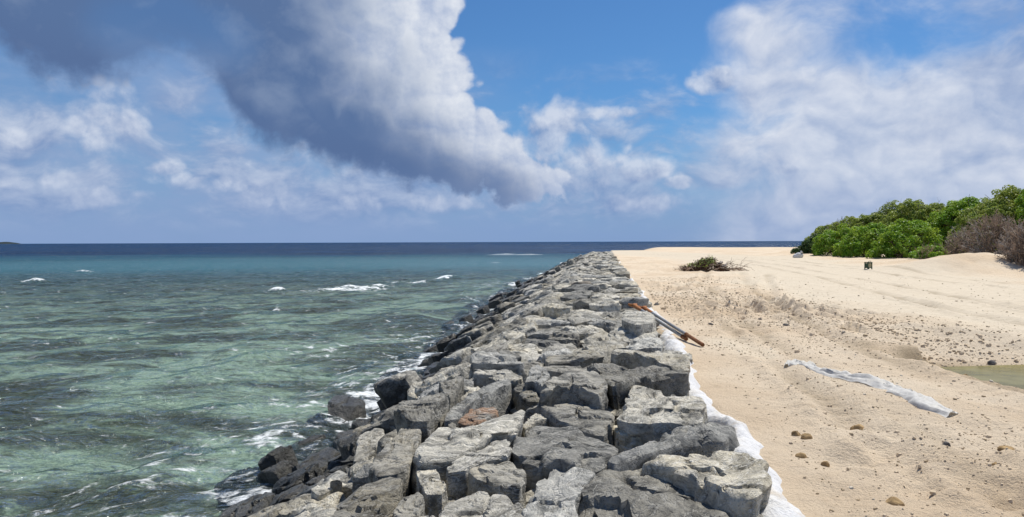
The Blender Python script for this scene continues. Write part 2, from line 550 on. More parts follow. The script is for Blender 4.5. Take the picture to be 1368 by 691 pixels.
def m_rock():
    m, n = mat('grey_gneiss')
    P = pos(n); r = attr(n, 'rnd')
    geo = n.node('ShaderNodeNewGeometry')
    Pw = n.vm('ADD', P, n.vm('SCALE', n.comb(1.0, 2.3, 3.7), scale=r * 11))
    wv = n.vm('ADD', Pw, n.vm('SCALE', n.vm('SUBTRACT', n.noise(Pw, 2.2, 3, 0.6, out='Color'), (.5, .5, .5)), scale=0.28))
    # foliation: stretched across a direction that differs from stone to stone
    ang = r * 40.0
    ca, sa = n.m('COSINE', ang), n.m('SINE', ang)
    wx, wy, wz = n.xyz(wv)
    st = n.comb((wx * ca + wy * sa) * 0.45, (wy * ca - wx * sa) * 1.6, wz * 2.2)
    big = n.noise(Pw, 1.6, 3, 0.5); med = n.noise(st, 4.2, 9, 0.66); fine = n.noise(Pw, 38, 5, 0.7)
    rid = (n.noise(st, 3.2, 5, 0.62) - 0.5).abs(); rid2 = (n.noise(wv, 8.5, 4, 0.6) - 0.5).abs()
    g = n.mix(n.ss(med, 0.30, 0.64), (0.085, 0.085, 0.080), (0.52, 0.50, 0.445))
    g = n.mix(n.ss(r, 0.45, 0.95) * n.ss(big, 0.35, 0.65) * 0.75, g, n.mix(n.ss(med, 0.25, 0.65), (0.16, 0.14, 0.095), (0.56, 0.50, 0.37)))
    g = n.mix(n.ss(r, 0.30, 0.05) * 0.6, g, n.mix(n.ss(med, 0.25, 0.7), (0.085, 0.092, 0.098), (0.38, 0.395, 0.405)))
    g = n.mix(n.ss(rid, 0.022, 0.003) * 0.5, g, (0.68, 0.67, 0.63))
    g = n.mix(n.ss(rid2, 0.022, 0.004) * n.ss(big, 0.42, 0.6) * 0.55, g, (0.58, 0.57, 0.55))
    g = n.mix(n.ss(fine, 0.60, 0.72) * 0.55, g, (0.62, 0.61, 0.57))
    g = n.mix(n.ss(fine, 0.42, 0.30) * 0.75, g, (0.035, 0.036, 0.036))
    tone = n.ss(n.m('FRACT', r * 7.31), 0, 1, 0.56, 1.42, 'LINEAR')
    g = n.mix(1.0, g, n.comb(tone * 1.02, tone, tone * 0.95), 'MULTIPLY')
    # a few rust-stained stones
    rust = attr(n, 'rust')
    g = n.mix((rust * n.ss(med + big * 0.4, 0.52, 0.72)).clamp(), g, (0.27, 0.12, 0.045))
    # wet and weed-dark towards the water
    z = n.xyz(P)[2]
    wet = n.ss(z + (big - 0.5) * 0.7 + (med - 0.5) * 0.35, -0.42, -0.80)
    g = n.mix(wet * 0.86, g, (0.020, 0.021, 0.019))
    h = med * 0.8 + fine * 0.20 - n.ss(rid, 0.05, 0.0) * 0.12 + n.noise(Pw, 14, 6, 0.7) * 0.5
    nb = bump(n, h, 1.0, 0.075)
    n.put(n.out.inputs[0], principled(n, g, n.ss(wet, 0, 1, 0.82, 0.30, 'LINEAR'), nb, 0.35))
    return m


def simple(name, col, rough=0.7, var=0.25, scale=8, bstr=0.2, bdist=0.01, spec=0.3, metal=0.0, trans=0.0):
    m, n = mat(name)
    P = pos(n); a = n.noise(P, scale, 5, 0.6)
    c2 = tuple(v * (1 - var) for v in col); c1 = tuple(min(v * (1 + var), 0.95) for v in col)
    c = n.mix(n.ss(a, 0.3, 0.7), c2, c1)
    sh = principled(n, c, rough, bump(n, a, bstr, bdist), spec, Metallic=metal)
    if trans > 0:
        t = n.node('ShaderNodeBsdfTranslucent'); n.put(t.inputs[0], c)
        x = n.node('ShaderNodeMixShader'); x.inputs[0].default_value = trans
        m.node_tree.links.new(sh, x.inputs[1]); m.node_tree.links.new(t.outputs[0], x.inputs[2]); sh = x.outputs[0]
    n.put(n.out.inputs[0], sh)
    return m


def m_leaf(name, dark, light, yellow):
    m, n = mat(name)
    r = attr(n, 'rnd'); P = pos(n)
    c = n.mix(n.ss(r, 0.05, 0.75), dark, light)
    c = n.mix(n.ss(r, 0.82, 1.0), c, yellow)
    c = n.mix(n.ss(n.noise(P, 0.8, 3, 0.5), 0.45, 0.7) * 0.5, c, yellow)
    sh = principled(n, c, 0.45, None, 0.35)
    t = n.node('ShaderNodeBsdfTranslucent'); n.put(t.inputs[0], n.mix(0.5, c, yellow))
    x = n.node('ShaderNodeMixShader'); x.inputs[0].default_value = 0.38
    m.node_tree.links.new(sh, x.inputs[1]); m.node_tree.links.new(t.outputs[0], x.inputs[2])
    n.put(n.out.inputs[0], x.outputs[0])
    return m


def m_seabed():
    m, n = mat('reef_bed')
    P = pos(n)
    Ps = n.vm('MULTIPLY', P, (0.55, 1.0, 1.0))
    a = n.noise(Ps, 0.28, 6, 0.62, 0.4); b = n.noise(Ps, 1.6, 6, 0.65, 0.3); c = n.noise(P, 6, 4, 0.6)
    col = n.mix(n.ss(a, 0.42, 0.58), (0.095, 0.085, 0.055), (0.56, 0.58, 0.45))
    col = n.mix(n.ss(b, 0.52, 0.66) * 0.75, col, (0.085, 0.075, 0.05))
    col = n.mix(n.ss(b, 0.44, 0.32) * 0.6, col, (0.52, 0.55, 0.41))
    col = n.mix(n.ss(c, 0.55, 0.7) * 0.5, col, (0.06, 0.06, 0.04))
    n.put(n.out.inputs[0], principled(n, col, 0.9, None, 0.0))
    return m


def m_sea():
    m, n = mat('sea_water')
    P = pos(n); x, y, z = n.xyz(P)
    out = attr(n, 'depth')                         # 0 in the shallows, 1 over the reef flat's outer edge, 2 in deep water
    foam = attr(n, 'foam')
    pf = n.comb(x, y, 0.0)
    big = n.noise(n.comb(x * 0.5, y, 0.0), 0.06, 4, 0.55)
    d = out + (big - 0.5) * 0.45
    body = n.mix(n.ss(d, 0.0, 0.7), (0.125, 0.155, 0.142), (0.064, 0.138, 0.158))
    body = n.mix(n.ss(d, 0.08, 0.75), body, (0.030, 0.132, 0.165))
    body = n.mix(n.ss(d, 0.80, 1.75), body, n.mix(n.ss(n.noise(n.comb(x * 0.3, y, 0.0), 0.05, 7, 0.7), 0.4, 0.62), (0.002, 0.026, 0.078), (0.005, 0.040, 0.110)))
    patch = n.noise(n.comb(x * 0.4, y, 0.0), 0.11, 6, 0.65)
    body = n.mix(n.ss(patch, 0.50, 0.66) * n.ss(d, 1.1, 0.3) * 0.45, body, (0.040, 0.075, 0.080))
    # surface ripples, three sizes; elongated along the swell
    pr = n.comb(x * 0.62 + y * 0.20, y * 1.0 - x * 0.22, 0.0)
    w1 = n.noise(pr, 0.75, 4, 0.55, 0.3); w2 = n.noise(pr, 3.2, 4, 0.6, 0.4); w3 = n.noise(pf, 11, 3, 0.55)
    rg = (n.noise(pr, 1.5, 3, 0.55, 0.5) - 0.5).abs() * -1.1
    h = w1 * 1.0 + w2 * 0.42 + w3 * 0.08 + rg
    nb = bump(n, h, 1.0, 0.70)
    fr = n.node('ShaderNodeFresnel'); fr.inputs[0].default_value = 1.33; n.put(fr.inputs['Normal'], nb)
    fres = (E(n, fr.outputs[0]) * 1.0).min(n.ss(out, 0.7, 1.4, 0.62, 0.10))
    tr = n.node('ShaderNodeBsdfTransparent'); n.put(tr.inputs[0], (0.80, 0.94, 0.93))
    df = n.node('ShaderNodeBsdfDiffuse'); n.put(df.inputs[0], body); n.put(df.inputs['Normal'], nb)
    x1 = n.node('ShaderNodeMixShader'); n.put(x1.inputs[0], n.ss(out, 0.0, 0.8, 0.20, 0.97))
    L = m.node_tree.links.new
    L(tr.outputs[0], x1.inputs[1]); L(df.outputs[0], x1.inputs[2])
    gl = n.node('ShaderNodeBsdfGlossy'); n.put(gl.inputs['Color'], (0.9, 0.95, 1.0)); n.put(gl.inputs['Roughness'], n.ss(out, 0.1, 1.0, 0.10, 0.24)); n.put(gl.inputs['Normal'], nb)
    x2 = n.node('ShaderNodeMixShader'); n.put(x2.inputs[0], fres); L(x1.outputs[0], x2.inputs[1]); L(gl.outputs[0], x2.inputs[2])
    # foam: lace where it is thin, solid where it is thick
    lace = n.voro(n.vm('ADD', pf, n.vm('SCALE', n.noise(pf, 1.7, 4, 0.6, out='Color'), scale=0.9)), 1.5, 'DISTANCE_TO_EDGE')
    lace2 = n.noise(pr, 3.2, 8, 0.72, 0.5)
    fm = (n.ss(foam + (lace2 - 0.5) * 2.6 - lace * 1.1, 0.12, 0.60)).clamp()
    fd = n.node('ShaderNodeBsdfDiffuse'); n.put(fd.inputs[0], (0.80, 0.83, 0.84)); n.put(fd.inputs['Normal'], bump(n, lace2, 0.8, 0.08))
    x3 = n.node('ShaderNodeMixShader'); n.put(x3.inputs[0], fm * 0.92); L(x2.outputs[0], x3.inputs[1]); L(fd.outputs[0], x3.inputs[2])
    L(x3.outputs[0], n.out.inputs[0])
    return m


M_SAND, M_ROCK, M_BED, M_SEA = m_sand(), m_rock(), m_seabed(), m_sea()
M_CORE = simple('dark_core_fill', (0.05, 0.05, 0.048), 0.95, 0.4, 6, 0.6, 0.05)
M_CLOTH = simple('white_geotextile', (0.66, 0.66, 0.66), 0.9, 0.10, 5, 0.35, 0.02, 0.1, trans=0.12)
def m_cloth():
    m, n = mat('stained_white_geotextile')
    P = pos(n); a = n.noise(P, 2.2, 6, 0.65); b = n.noise(P, 60, 3, 0.6)
    c = n.mix(n.ss(a, 0.52, 0.72) * 0.75, (0.68, 0.68, 0.68), (0.50, 0.42, 0.31))
    c = n.mix(n.ss(b, 0.55, 0.7) * 0.25, c, (0.45, 0.40, 0.33))
    n.put(n.out.inputs[0], principled(n, c, 0.9, bump(n, n.noise(P, 9, 6, 0.7) + b * 0.1, 0.8, 0.05), 0.1))
    return m


M_GEO = m_cloth()
M_FILM = simple('white_plastic_film', (0.66, 0.65, 0.62), 0.6, 0.12, 22, 0.6, 0.01, 0.4, trans=0.25)
M_STONE = simple('tan_coral_stone', (0.36, 0.25, 0.13), 0.95, 0.35, 14, 0.8, 0.02, 0.1)
M_STONE_G = simple('grey_stone', (0.14, 0.13, 0.12), 0.9, 0.4, 14, 0.8, 0.02, 0.2)
M_RUBBLE = None


# ------------------------------------------------------------------ the sea and its bed
def TOE(u): return 4.5 + 1.4 * np.clip((u - 10) / 32, 0, 1)


def build_sea():
    xs = graded(-26000, 26000, -56, 6, 0.20, 1.075)
    ys = graded(-60, 30000, 7, 66, 0.20, 1.07)
    X, Y = np.meshgrid(xs, ys)
    u, v = xy2uv(X, Y)
    # offshore distance from the wall decides the depth
    depth = sstep(Y + 0.12 * np.abs(X), 20, 150) * 0.95 + 1.05 * sstep(Y + 0.06 * np.abs(X) + 14 * vnoise(X * .02, Y * .02, seed=4), 85, 330)
    depth = np.maximum(depth, 2.0 * sstep(np.abs(X), 500, 900))
    near = np.exp(-np.maximum(0, np.hypot(X, Y - 10) - 60) / 90)
    s = X * 0.95 - Y * 0.27                                    # swell runs in from the left, ahead
    wob = 1.6 * vnoise(X * 0.06, Y * 0.06, seed=2)
    z = 0.12 * np.sin((s + wob * 1.6) * 2 * np.pi / 8.0) * (0.6 + 0.6 * vnoise(X * 0.05, Y * 0.07, seed=8))
    z += 0.045 * np.sin((s * 0.9 + X * 0.35 + wob) * 2 * np.pi / 2.9 + 2 * vnoise(X * .3, Y * .3, seed=5))
    z += 0.11 * fbm(X * 0.42, Y * 0.75, octv=4, gain=0.55, seed=31)
    z -= 0.10 * np.abs(fbm(X * 0.75 + 0.3 * Y, Y * 1.15 - 0.3 * X, octv=3, gain=0.55, seed=37)) - 0.04
    z = z * near
    foam = np.zeros_like(X)

    def spot(px, py, wpx, dpth, amp, lift=0.0, tilt=0.0):
        nonlocal z, foam
        c = on_plane(px, py, WATER); k = c[1] / F
        rx = wpx * k * 0.5
        dx = (X - c[0]); dy = (Y - c[1]) - tilt * dx
        g = np.exp(-(dx / rx) ** 4 - (dy / dpth) ** 2)
        foam = np.maximum(foam, amp * 0.78 * g)
        z += lift * np.exp(-(dx / (rx * 1.2)) ** 2 - ((dy + dpth * 0.2) / (dpth * 1.1)) ** 2)
    spot(462, 389, 110, 1.5, 0.80, 0.20, 0.2)
    spot(490, 386, 70, 0.6, 1.1, 0.25, 0.35)
    spot(548, 379, 48, 0.55, 0.85, 0.18, 0.3)
    spot(592, 373, 24, 0.8, 1.15, 0.30, 0.1)
    spot(370, 392, 22, 0.5, 1.2, 0.38, 0.1)
    spot(369, 413, 9, 0.25, 0.9, 0.1)
    spot(45, 378, 28, 0.45, 1.05, 0.30, 0.05)
    spot(112, 364, 22, 0.5, 0.7, 0.2, 0.1)
    spot(662, 352, 16, 1.2, 1.2, 0.35)
    spot(705, 341, 45, 3.0, 1.0, 0.3)
    spot(672, 341, 40, 3.0, 0.75, 0.3)
    spot(600, 352, 30, 1.0, 0.45, 0.1)
    spot(430, 470, 120, 1.0, 0.30); spot(545, 452, 110, 1.4, 0.34); spot(640, 400, 50, 3.0, 0.32)
    for a in ((500, 540, 90, 0.9, 0.72), (470, 560, 90, 0.5, 0.6), (405, 575, 100, 0.35, 0.5), (370, 600, 90, 0.35, 0.55), (520, 515, 40, 0.8, 0.6), (420, 640, 120, 0.4, 0.6), (330, 660, 120, 0.35, 0.45),
              (540, 500, 30, 0.6, 0.6), (690, 382, 36, 2.2, 0.8), (712, 373, 30, 3.0, 0.9), (728, 366, 22, 4.0, 0.8), (664, 396, 24, 1.5, 0.6)):
        spot(*a)
    # wash along the toe of the boulders
    band = np.exp(-((v + TOE(u)) / 0.75) ** 2) * (u > -5) * (u < WALL_END + 4)
    foam = np.maximum(foam, band * np.clip(0.26 + 0.30 * vnoise(u * 0.35, v * 0.6, seed=77), 0, 0.75))
    foam = np.maximum(foam, 0.30 * np.exp(-((v + TOE(u) + 2.3) / 2.6) ** 2) * np.clip(vnoise(u * 0.12, v * 0.2, seed=78), 0, 1) * (u < WALL_END))
    foam = np.maximum(foam, 0.9 * np.exp(-((u - WALL_END - 2 - 0.1 * v) / 3.0) ** 2) * (v > -7) * (v < 20))
    V = np.stack([X, Y, WATER + z], -1).reshape(-1, 3)
    me = mesh_np('sea', V, grid_faces(len(ys), len(xs)), attrs={'depth': depth.ravel(), 'foam': foam.ravel()})
    tag(link('sea', me, M_SEA), kind='structure')
    xs = graded(-26000, 26000, -60, 20, 1.0, 1.12); ys = graded(-70, 30000, 0, 90, 1.0, 1.12)
    X, Y = np.meshgrid(xs, ys); u, v = xy2uv(X, Y)
    z = -2.3 - 0.9 * sstep(v, -6, -40) - 9 * sstep(Y, 140, 230) - 8 * sstep(np.abs(X), 300, 600) + 0.22 * fbm(X * 0.35, Y * 0.35, octv=3, seed=14)
    me = mesh_np('seabed', np.stack([X, Y, z], -1).reshape(-1, 3), grid_faces(len(ys), len(xs)))
    tag(link('seabed', me, M_BED), kind='structure')


build_sea()


# ------------------------------------------------------------------ the sand
def build_sand():
    us = graded(-14, 205, 3.0, 22, 0.06, 1.022)
    vs = graded(0.55, 130, 0.9, 12, 0.06, 1.022)
    U, Vv = np.meshgrid(us, vs, indexing='ij')
    X, Y = uv2xy(U, Vv)
    z = sand_z(X, Y)
    road = sstep(poly_dist(X, Y, ROAD) + 1.2 * vnoise(X * .3, Y * .3, seed=6), 7.5, 4.5)
    d, side, t = seg_dist(X, Y, TR_A, TR_B)
    road = np.maximum(road, 0.6 * sstep(poly_dist(X, Y, [(3.6, 12.6), (3.7, 10.9)]) + 0.3 * vnoise(X * 2, Y * 2, seed=50), 0.5, 0.2))
    damp = sstep(d + 0.25 * vnoise(X * 2, Y * 2, seed=33), 1.35, 0.6) * 0.85
    for i, P in enumerate(RUTS):
        rd = poly_dist(X, Y, P) + 0.08 * vnoise(X * 1.5, Y * 1.5, seed=70 + i)
        damp = np.maximum(damp, np.clip(0.28 + 0.35 * vnoise(X * .6, Y * .35, seed=80 + i), 0, 0.5) * np.exp(-(rd / 0.15) ** 2))
    damp = np.maximum(damp, 0.9 * sstep(Y + .1 * X, 163, 170))
    me = mesh_np('sand', np.stack([X, Y, z], -1).reshape(-1, 3), grid_faces(len(us), len(vs)),
                 attrs={'road': road.ravel(), 'damp': damp.ravel()})
    bpy_flip(me)
    tag(link('sand', me, M_SAND), kind='structure')
    # standing water in the trench
    a, b = TR_A - (TR_B - TR_A) * 0.05, TR_B
    dirv = (b - a) / np.linalg.norm(b - a); nv = np.array([-dirv[1], dirv[0]])
    pts = [(*(a + (b - a) * s + nv * w), -0.20) for s in np.linspace(0, 1, 30) for w in np.linspace(-1.0, 1.3, 12)]
    m, n = mat('green_puddle_water')
    P = pos(n)
    col = n.mix(n.ss(n.noise(P, 2.2, 3, 0.5), 0.35, 0.65), (0.15, 0.125, 0.03), (0.22, 0.19, 0.06))
    nb = bump(n, n.noise(P, 5, 3, 0.5), 0.15, 0.02)
    n.put(n.out.inputs[0], principled(n, col, 0.14, nb, 0.04))
    me = mesh_np('puddle', np.array(pts), grid_faces(30, 12)); bpy_flip(me)
    tag(link('puddle', me, m), kind='structure')


def bpy_flip(me):
    if me.polygons[len(me.polygons) // 2].normal.z < 0: me.flip_normals()


build_sand()


# ------------------------------------------------------------------ boulders
def clip_poly(P, px, py, nx, ny):
    """keep the side where (p - (px,py)).(nx,ny) <= 0"""
    out = []
    k = len(P)
    for i in range(k):
        a, b = P[i], P[(i + 1) % k]
        da = (a[0] - px) * nx + (a[1] - py) * ny; db = (b[0] - px) * nx + (b[1] - py) * ny
        if da <= 0: out.append(a)
        if (da < 0) != (db < 0):
            t = da / (da - db); out.append((a[0] + (b[0] - a[0]) * t, a[1] + (b[1] - a[1]) * t))
    return out


def boulder(Q, seed, M=60, RT=8, RS=6, depth=None, facets=6, tilt=0.10, cut=0.18, normal=None, rnd=0.5, rough=1.0):
    """an angular quarried block whose upper outline is the 3-D polygon Q: (V, quads, tris, centre)"""
    r = np.random.default_rng(seed)
    Q = np.asarray(Q, float)
    c = Q.mean(0)
    nrm = np.array([0, 0, 1.0]) if normal is None else np.asarray(normal, float)
    nrm = nrm / np.linalg.norm(nrm)
    e1 = np.cross([0, 1.0, 0], nrm); e1 /= np.linalg.norm(e1); e2 = np.cross(nrm, e1)
    p = np.stack([(Q - c) @ e1, (Q - c) @ e2], 1); hq = (Q - c) @ nrm
    area = 0.5 * abs(np.sum(p[:, 0] * np.roll(p[:, 1], -1) - p[:, 1] * np.roll(p[:, 0], -1)))
    if np.sum(p[:, 0] * np.roll(p[:, 1], -1) - p[:, 1] * np.roll(p[:, 0], -1)) < 0: p = p[::-1]; hq = hq[::-1]
    size = math.sqrt(max(area, 0.01))
    depth = depth or min(0.85 * size + 0.15, 0.9)
    # resample the outline, the corners kept
    L = np.linalg.norm(np.roll(p, -1, 0) - p, axis=1); cum = np.concatenate([[0], np.cumsum(L)])
    ts = np.linspace(0, cum[-1], M, endpoint=False)
    bx = np.interp(ts, cum, np.append(p[:, 0], p[0, 0])); by = np.interp(ts, cum, np.append(p[:, 1], p[0, 1]))
    B = np.stack([bx, by], 1)
    B = 0.25 * np.roll(B, 1, 0) + 0.5 * B + 0.25 * np.roll(B, -1, 0)
    rad = np.linalg.norm(B, axis=1)
    # planes that chip the top
    ta = r.uniform(0, 2 * np.pi); tl = r.normal(0, tilt)
    planes = []
    for _ in range(facets):
        a = r.uniform(0, 2 * np.pi); s = r.uniform(0.25, 1.0); k = r.uniform(0.25, 0.85)
        ext = (B @ np.array([math.cos(a), math.sin(a)])).max()
        planes.append((math.cos(a), math.sin(a), s, k * ext))
    tt = np.linspace(0, 1, RT + 1)[1:] ** 0.8
    rings = []; cen = np.zeros(2)
    for t in tt:
        q = B * t
        h = tl * (q @ np.array([math.cos(ta), math.sin(ta)]))
        for ca, sa, s, k in planes:
            h = np.minimum(h, np.maximum(h * 0 - cut * size, -s * (q[:, 0] * ca + q[:, 1] * sa - k)) + 0.02 * size)
        h = h - 0.035 * size * max(0, (t - 0.9) / 0.1) ** 2
        rings.append(np.column_stack([q, h]))
    top = rings[-1]
    sk = np.array([math.cos(ta + 1), math.sin(ta + 1)]) * r.normal(0, 0.10) * size
    under = r.uniform(0.10, 0.38)
    fl = r.uniform(0.0, 0.10)
    for j in range(1, RS + 1):
        f = j / RS
        sc_ = 1 + fl * math.sin(f * math.pi) - under * f ** 1.6 - 0.35 * max(0, f - 0.75)
        q = top[:, :2] * sc_ + sk * f
        rings.append(np.column_stack([q, top[:, 2] * (1 - f) - depth * f]))
    V2 = np.vstack([[[0, 0, rings[0][:, 2].mean()]], np.vstack(rings), [[sk[0], sk[1], -depth * 1.02]]])
    # roughen
    o = r.uniform(-50, 50, 3); S = 1 / size
    dirs = V2 - np.array([0, 0, -depth * 0.4]); dirs /= np.linalg.norm(dirs, axis=1)[:, None] + 1e-9
    a = fbm(V2[:, 0] * 1.7 * S + o[0], V2[:, 1] * 1.7 * S + o[1], V2[:, 2] * 1.7 * S + o[2], 3, 0.5, seed=1)
    cell = np.abs(vnoise(V2[:, 0] * 3.3 * S + o[1], V2[:, 1] * 3.3 * S + o[2], V2[:, 2] * 3.3 * S + o[0], seed=2))
    fine = fbm(V2[:, 0] * 9 + o[2], V2[:, 1] * 9 + o[0], V2[:, 2] * 9 + o[1], 3, 0.6, seed=3)
    # broken ledges: quantised noise gives small steps along the cleavage
    st = fbm(V2[:, 0] * 2.6 * S + o[0], V2[:, 1] * 2.6 * S - o[1], V2[:, 2] * 5 * S, 2, 0.5, seed=5)
    st = np.floor(st * 4) / 4
    V2 = V2 + dirs * (rough * (0.034 * size * a - 0.045 * size * (cell < 0.12) + 0.014 * fine + 0.018 * size * st))[:, None]
    V = c + V2[:, :1] * e1 + V2[:, 1:2] * e2 + V2[:, 2:] * nrm
    nr = len(rings)
    Qf = grid_faces(nr, M, True) + 1
    Qf = Qf[:, ::-1]
    T = [(0, 1 + k, 1 + (k + 1) % M) for k in range(M)] + [(1 + nr * M, 1 + (nr - 1) * M + (k + 1) % M, 1 + (nr - 1) * M + k) for k in range(M)]
    return V, Qf, np.array(T), c


def lod(dist):
    if dist < 9.5: return dict(M=104, RT=14, RS=9)
    if dist < 15: return dict(M=64, RT=9, RS=6)
    if dist < 28: return dict(M=36, RT=6, RS=4)
    if dist < 50: return dict(M=20, RT=4, RS=3)
    return dict(M=12, RT=3, RS=2)


# upper outlines of the nearest stones, read off the photograph: (pixel outline, height above the general surface)
TRACED = [
    ([(862, 612), (886, 604), (927, 600), (969, 604), (997, 606), (1023, 614), (1027, 640), (1010, 656), (984, 657), (949, 645), (923, 634), (895, 624)], 0.10),
    ([(800, 632), (835, 620), (862, 617), (893, 630), (922, 641), (950, 652), (985, 664), (1020, 668), (1030, 720), (900, 730), (790, 730), (770, 665)], 0.0),
    ([(815, 606), (840, 597), (873, 586), (905, 572), (932, 561), (949, 555), (962, 557), (977, 563), (979, 574), (962, 588), (930, 590), (900, 594), (870, 602), (835, 611)], 0.10),
    ([(826, 550), (838, 524), (847, 510), (858, 511), (872, 517), (893, 524), (913, 527), (937, 532), (942, 543), (938, 551), (920, 555), (895, 552), (868, 555), (845, 555)], 0.16),
    ([(788, 484), (800, 483), (818, 489), (835, 490), (855, 487), (885, 484), (893, 489), (918, 494), (920, 498), (900, 499), (870, 501), (850, 501), (830, 505), (820, 508), (805, 501)], 0.22),
    ([(817, 470), (825, 463), (845, 463), (870, 466), (900, 467), (917, 470), (918, 486), (898, 486), (882, 481), (860, 475), (845, 472), (828, 473)], 0.16),
    ([(823, 475), (840, 474), (860, 477), (872, 481), (868, 485), (845, 486), (830, 483)], 0.0),
    ([(838, 460), (842, 452), (860, 449), (880, 449), (884, 455), (884, 460), (865, 461), (850, 463)], 0.10),
    ([(782, 447), (795, 441), (812, 440), (815, 447), (835, 455), (838, 461), (820, 462), (808, 468), (795, 469), (782, 460)], 0.05),
    ([(815, 441), (830, 434), (850, 435), (872, 436), (876, 446), (860, 448), (842, 450), (825, 449)], 0.08),
    ([(801, 528), (808, 519), (822, 517), (830, 523), (828, 529), (815, 534), (805, 533)], -0.05),
    ([(806, 543), (815, 536), (824, 538), (824, 546), (819, 551), (808, 548)], -0.08),
    ([(822, 516), (830, 510), (843, 508), (838, 518), (828, 520)], -0.05),
    ([(880, 518), (893, 511), (905, 512), (917, 517), (915, 521), (898, 524), (885, 522)], -0.10),
    ([(723, 517), (730, 506), (741, 499), (765, 493), (777, 490), (796, 492), (805, 502), (811, 514), (801, 521), (788, 517), (774, 514), (756, 511), (741, 513), (732, 517)], 0.24),
    ([(702, 507), (709, 494), (717, 484), (726, 488), (735, 500), (724, 511), (712, 505)], 0.16),
    ([(687, 521), (697, 509), (718, 507), (721, 520), (719, 532), (705, 531), (695, 526)], 0.04),
    ([(702, 541), (722, 534), (760, 532), (775, 534), (800, 533), (808, 541), (816, 552), (816, 566), (806, 571), (789, 569), (770, 563), (747, 558), (735, 549), (722, 543)], 0.06),
    ([(818, 568), (833, 560), (850, 556), (863, 559), (866, 567), (861, 577), (848, 579), (830, 577)], 0.02),
    ([(868, 571), (874, 564), (880, 570), (885, 578), (876, 581)], -0.10),
    ([(686, 590), (697, 575), (715, 565), (732, 565), (754, 568), (776, 575), (795, 581), (820, 588), (820, 595), (808, 608), (796, 616), (765, 617), (743, 611), (721, 610), (697, 606), (684, 599)], 0.10),
    ([(697, 568), (708, 556), (721, 550), (731, 560), (715, 564), (703, 572)], 0.0),
    ([(562, 598), (567, 577), (589, 564), (598, 566), (604, 578), (633, 566), (666, 557), (696, 549), (697, 556), (688, 566), (682, 576), (661, 572), (633, 589), (611, 603), (594, 606), (567, 607)], 0.14),
    ([(613, 560), (629, 549), (646, 542), (661, 544), (664, 552), (642, 560), (622, 563)], 0.10),
    ([(598, 574), (599, 566), (606, 564), (609, 569), (603, 577)], 0.06),
    ([(599, 625), (607, 612), (629, 603), (653, 590), (662, 585), (679, 589), (682, 600), (675, 608), (650, 612), (625, 621)], 0.08),
    ([(628, 628), (650, 616), (680, 613), (698, 625), (702, 638), (690, 647), (660, 645), (640, 638)], 0.06),
    ([(592, 680), (606, 661), (640, 650), (680, 652), (698, 665), (704, 715), (640, 725), (580, 715)], 0.05),
    ([(708, 660), (720, 636), (742, 619), (765, 627), (794, 634), (766, 668), (784, 715), (740, 730), (708, 715), (698, 680)], 0.05),
    ([(497, 615), (520, 590), (540, 565), (548, 561), (562, 570), (560, 590), (552, 605), (544, 618), (530, 624), (505, 627)], 0.10),
    ([(472, 610), (482, 582), (500, 569), (512, 571), (513, 582), (500, 600), (487, 610)], 0.0),
    ([(440, 690), (460, 665), (490, 645), (520, 632), (535, 640), (530, 665), (500, 685), (470, 700)], 0.10),
    ([(525, 685), (540, 665), (558, 657), (566, 665), (556, 685), (540, 690)], 0.05),
    ([(512, 700), (550, 690), (580, 688), (575, 720), (530, 725)], 0.0),
    ([(556, 627), (565, 618), (578, 619), (588, 635), (597, 645), (590, 655), (570, 655), (560, 641)], 0.05),
    ([(529, 546), (533, 535), (552, 535), (572, 528), (590, 521), (597, 528), (587, 537), (578, 546), (572, 555), (551, 555)], 0.20),
    ([(596, 555), (601, 540), (616, 532), (637, 521), (650, 511), (679, 503), (680, 511), (663, 518), (650, 529), (637, 532), (627, 542), (620, 550)], 0.12),
    ([(616, 530), (627, 519), (639, 515), (643, 519), (630, 527)], 0.0),
    ([(587, 511), (594, 508), (612, 500), (619, 501), (616, 508), (612, 517), (601, 526), (594, 523)], 0.10),
    ([(543, 523), (553, 508), (570, 508), (580, 515), (582, 520), (565, 525), (558, 528)], 0.12),
    ([(537, 496), (550, 492), (562, 498), (564, 505), (552, 504)], 0.10),
    ([(566, 495), (570, 488), (585, 480), (596, 483), (591, 490), (580, 495)], 0.10),
    ([(578, 503), (590, 491), (605, 486), (612, 486), (600, 497), (590, 506), (582, 509)], 0.05),
    ([(607, 497), (615, 490), (624, 485), (627, 493), (618, 498)], 0.05),
    ([(380, 640), (396, 618), (420, 600), (440, 592), (452, 600), (445, 615), (420, 632), (395, 645)], 0.06),
    ([(445, 588), (455, 575), (475, 572), (480, 580), (470, 592), (452, 597)], 0.0),
    ([(832, 425), (840, 413), (862, 412), (874, 420), (872, 428), (850, 431)], 0.28),
]
WALL_DEPTH_NORMAL = np.array([-0.48 * UY, 0.48 * UX, 1.0])
WALL_DEPTH_NORMAL /= np.linalg.norm(WALL_DEPTH_NORMAL)


BAY = np.array([xy2uv(*on_plane(a, b, WATER)[:2]) for a, b in ((455, 560), (492, 545), (520, 522))])


def in_bay(u, v):
    """the foam-filled notch at the toe of the wall"""
    return poly_dist(np.array([u]), np.array([v]), [tuple(q) for q in BAY])[0] < 0.72 and v < -3.3


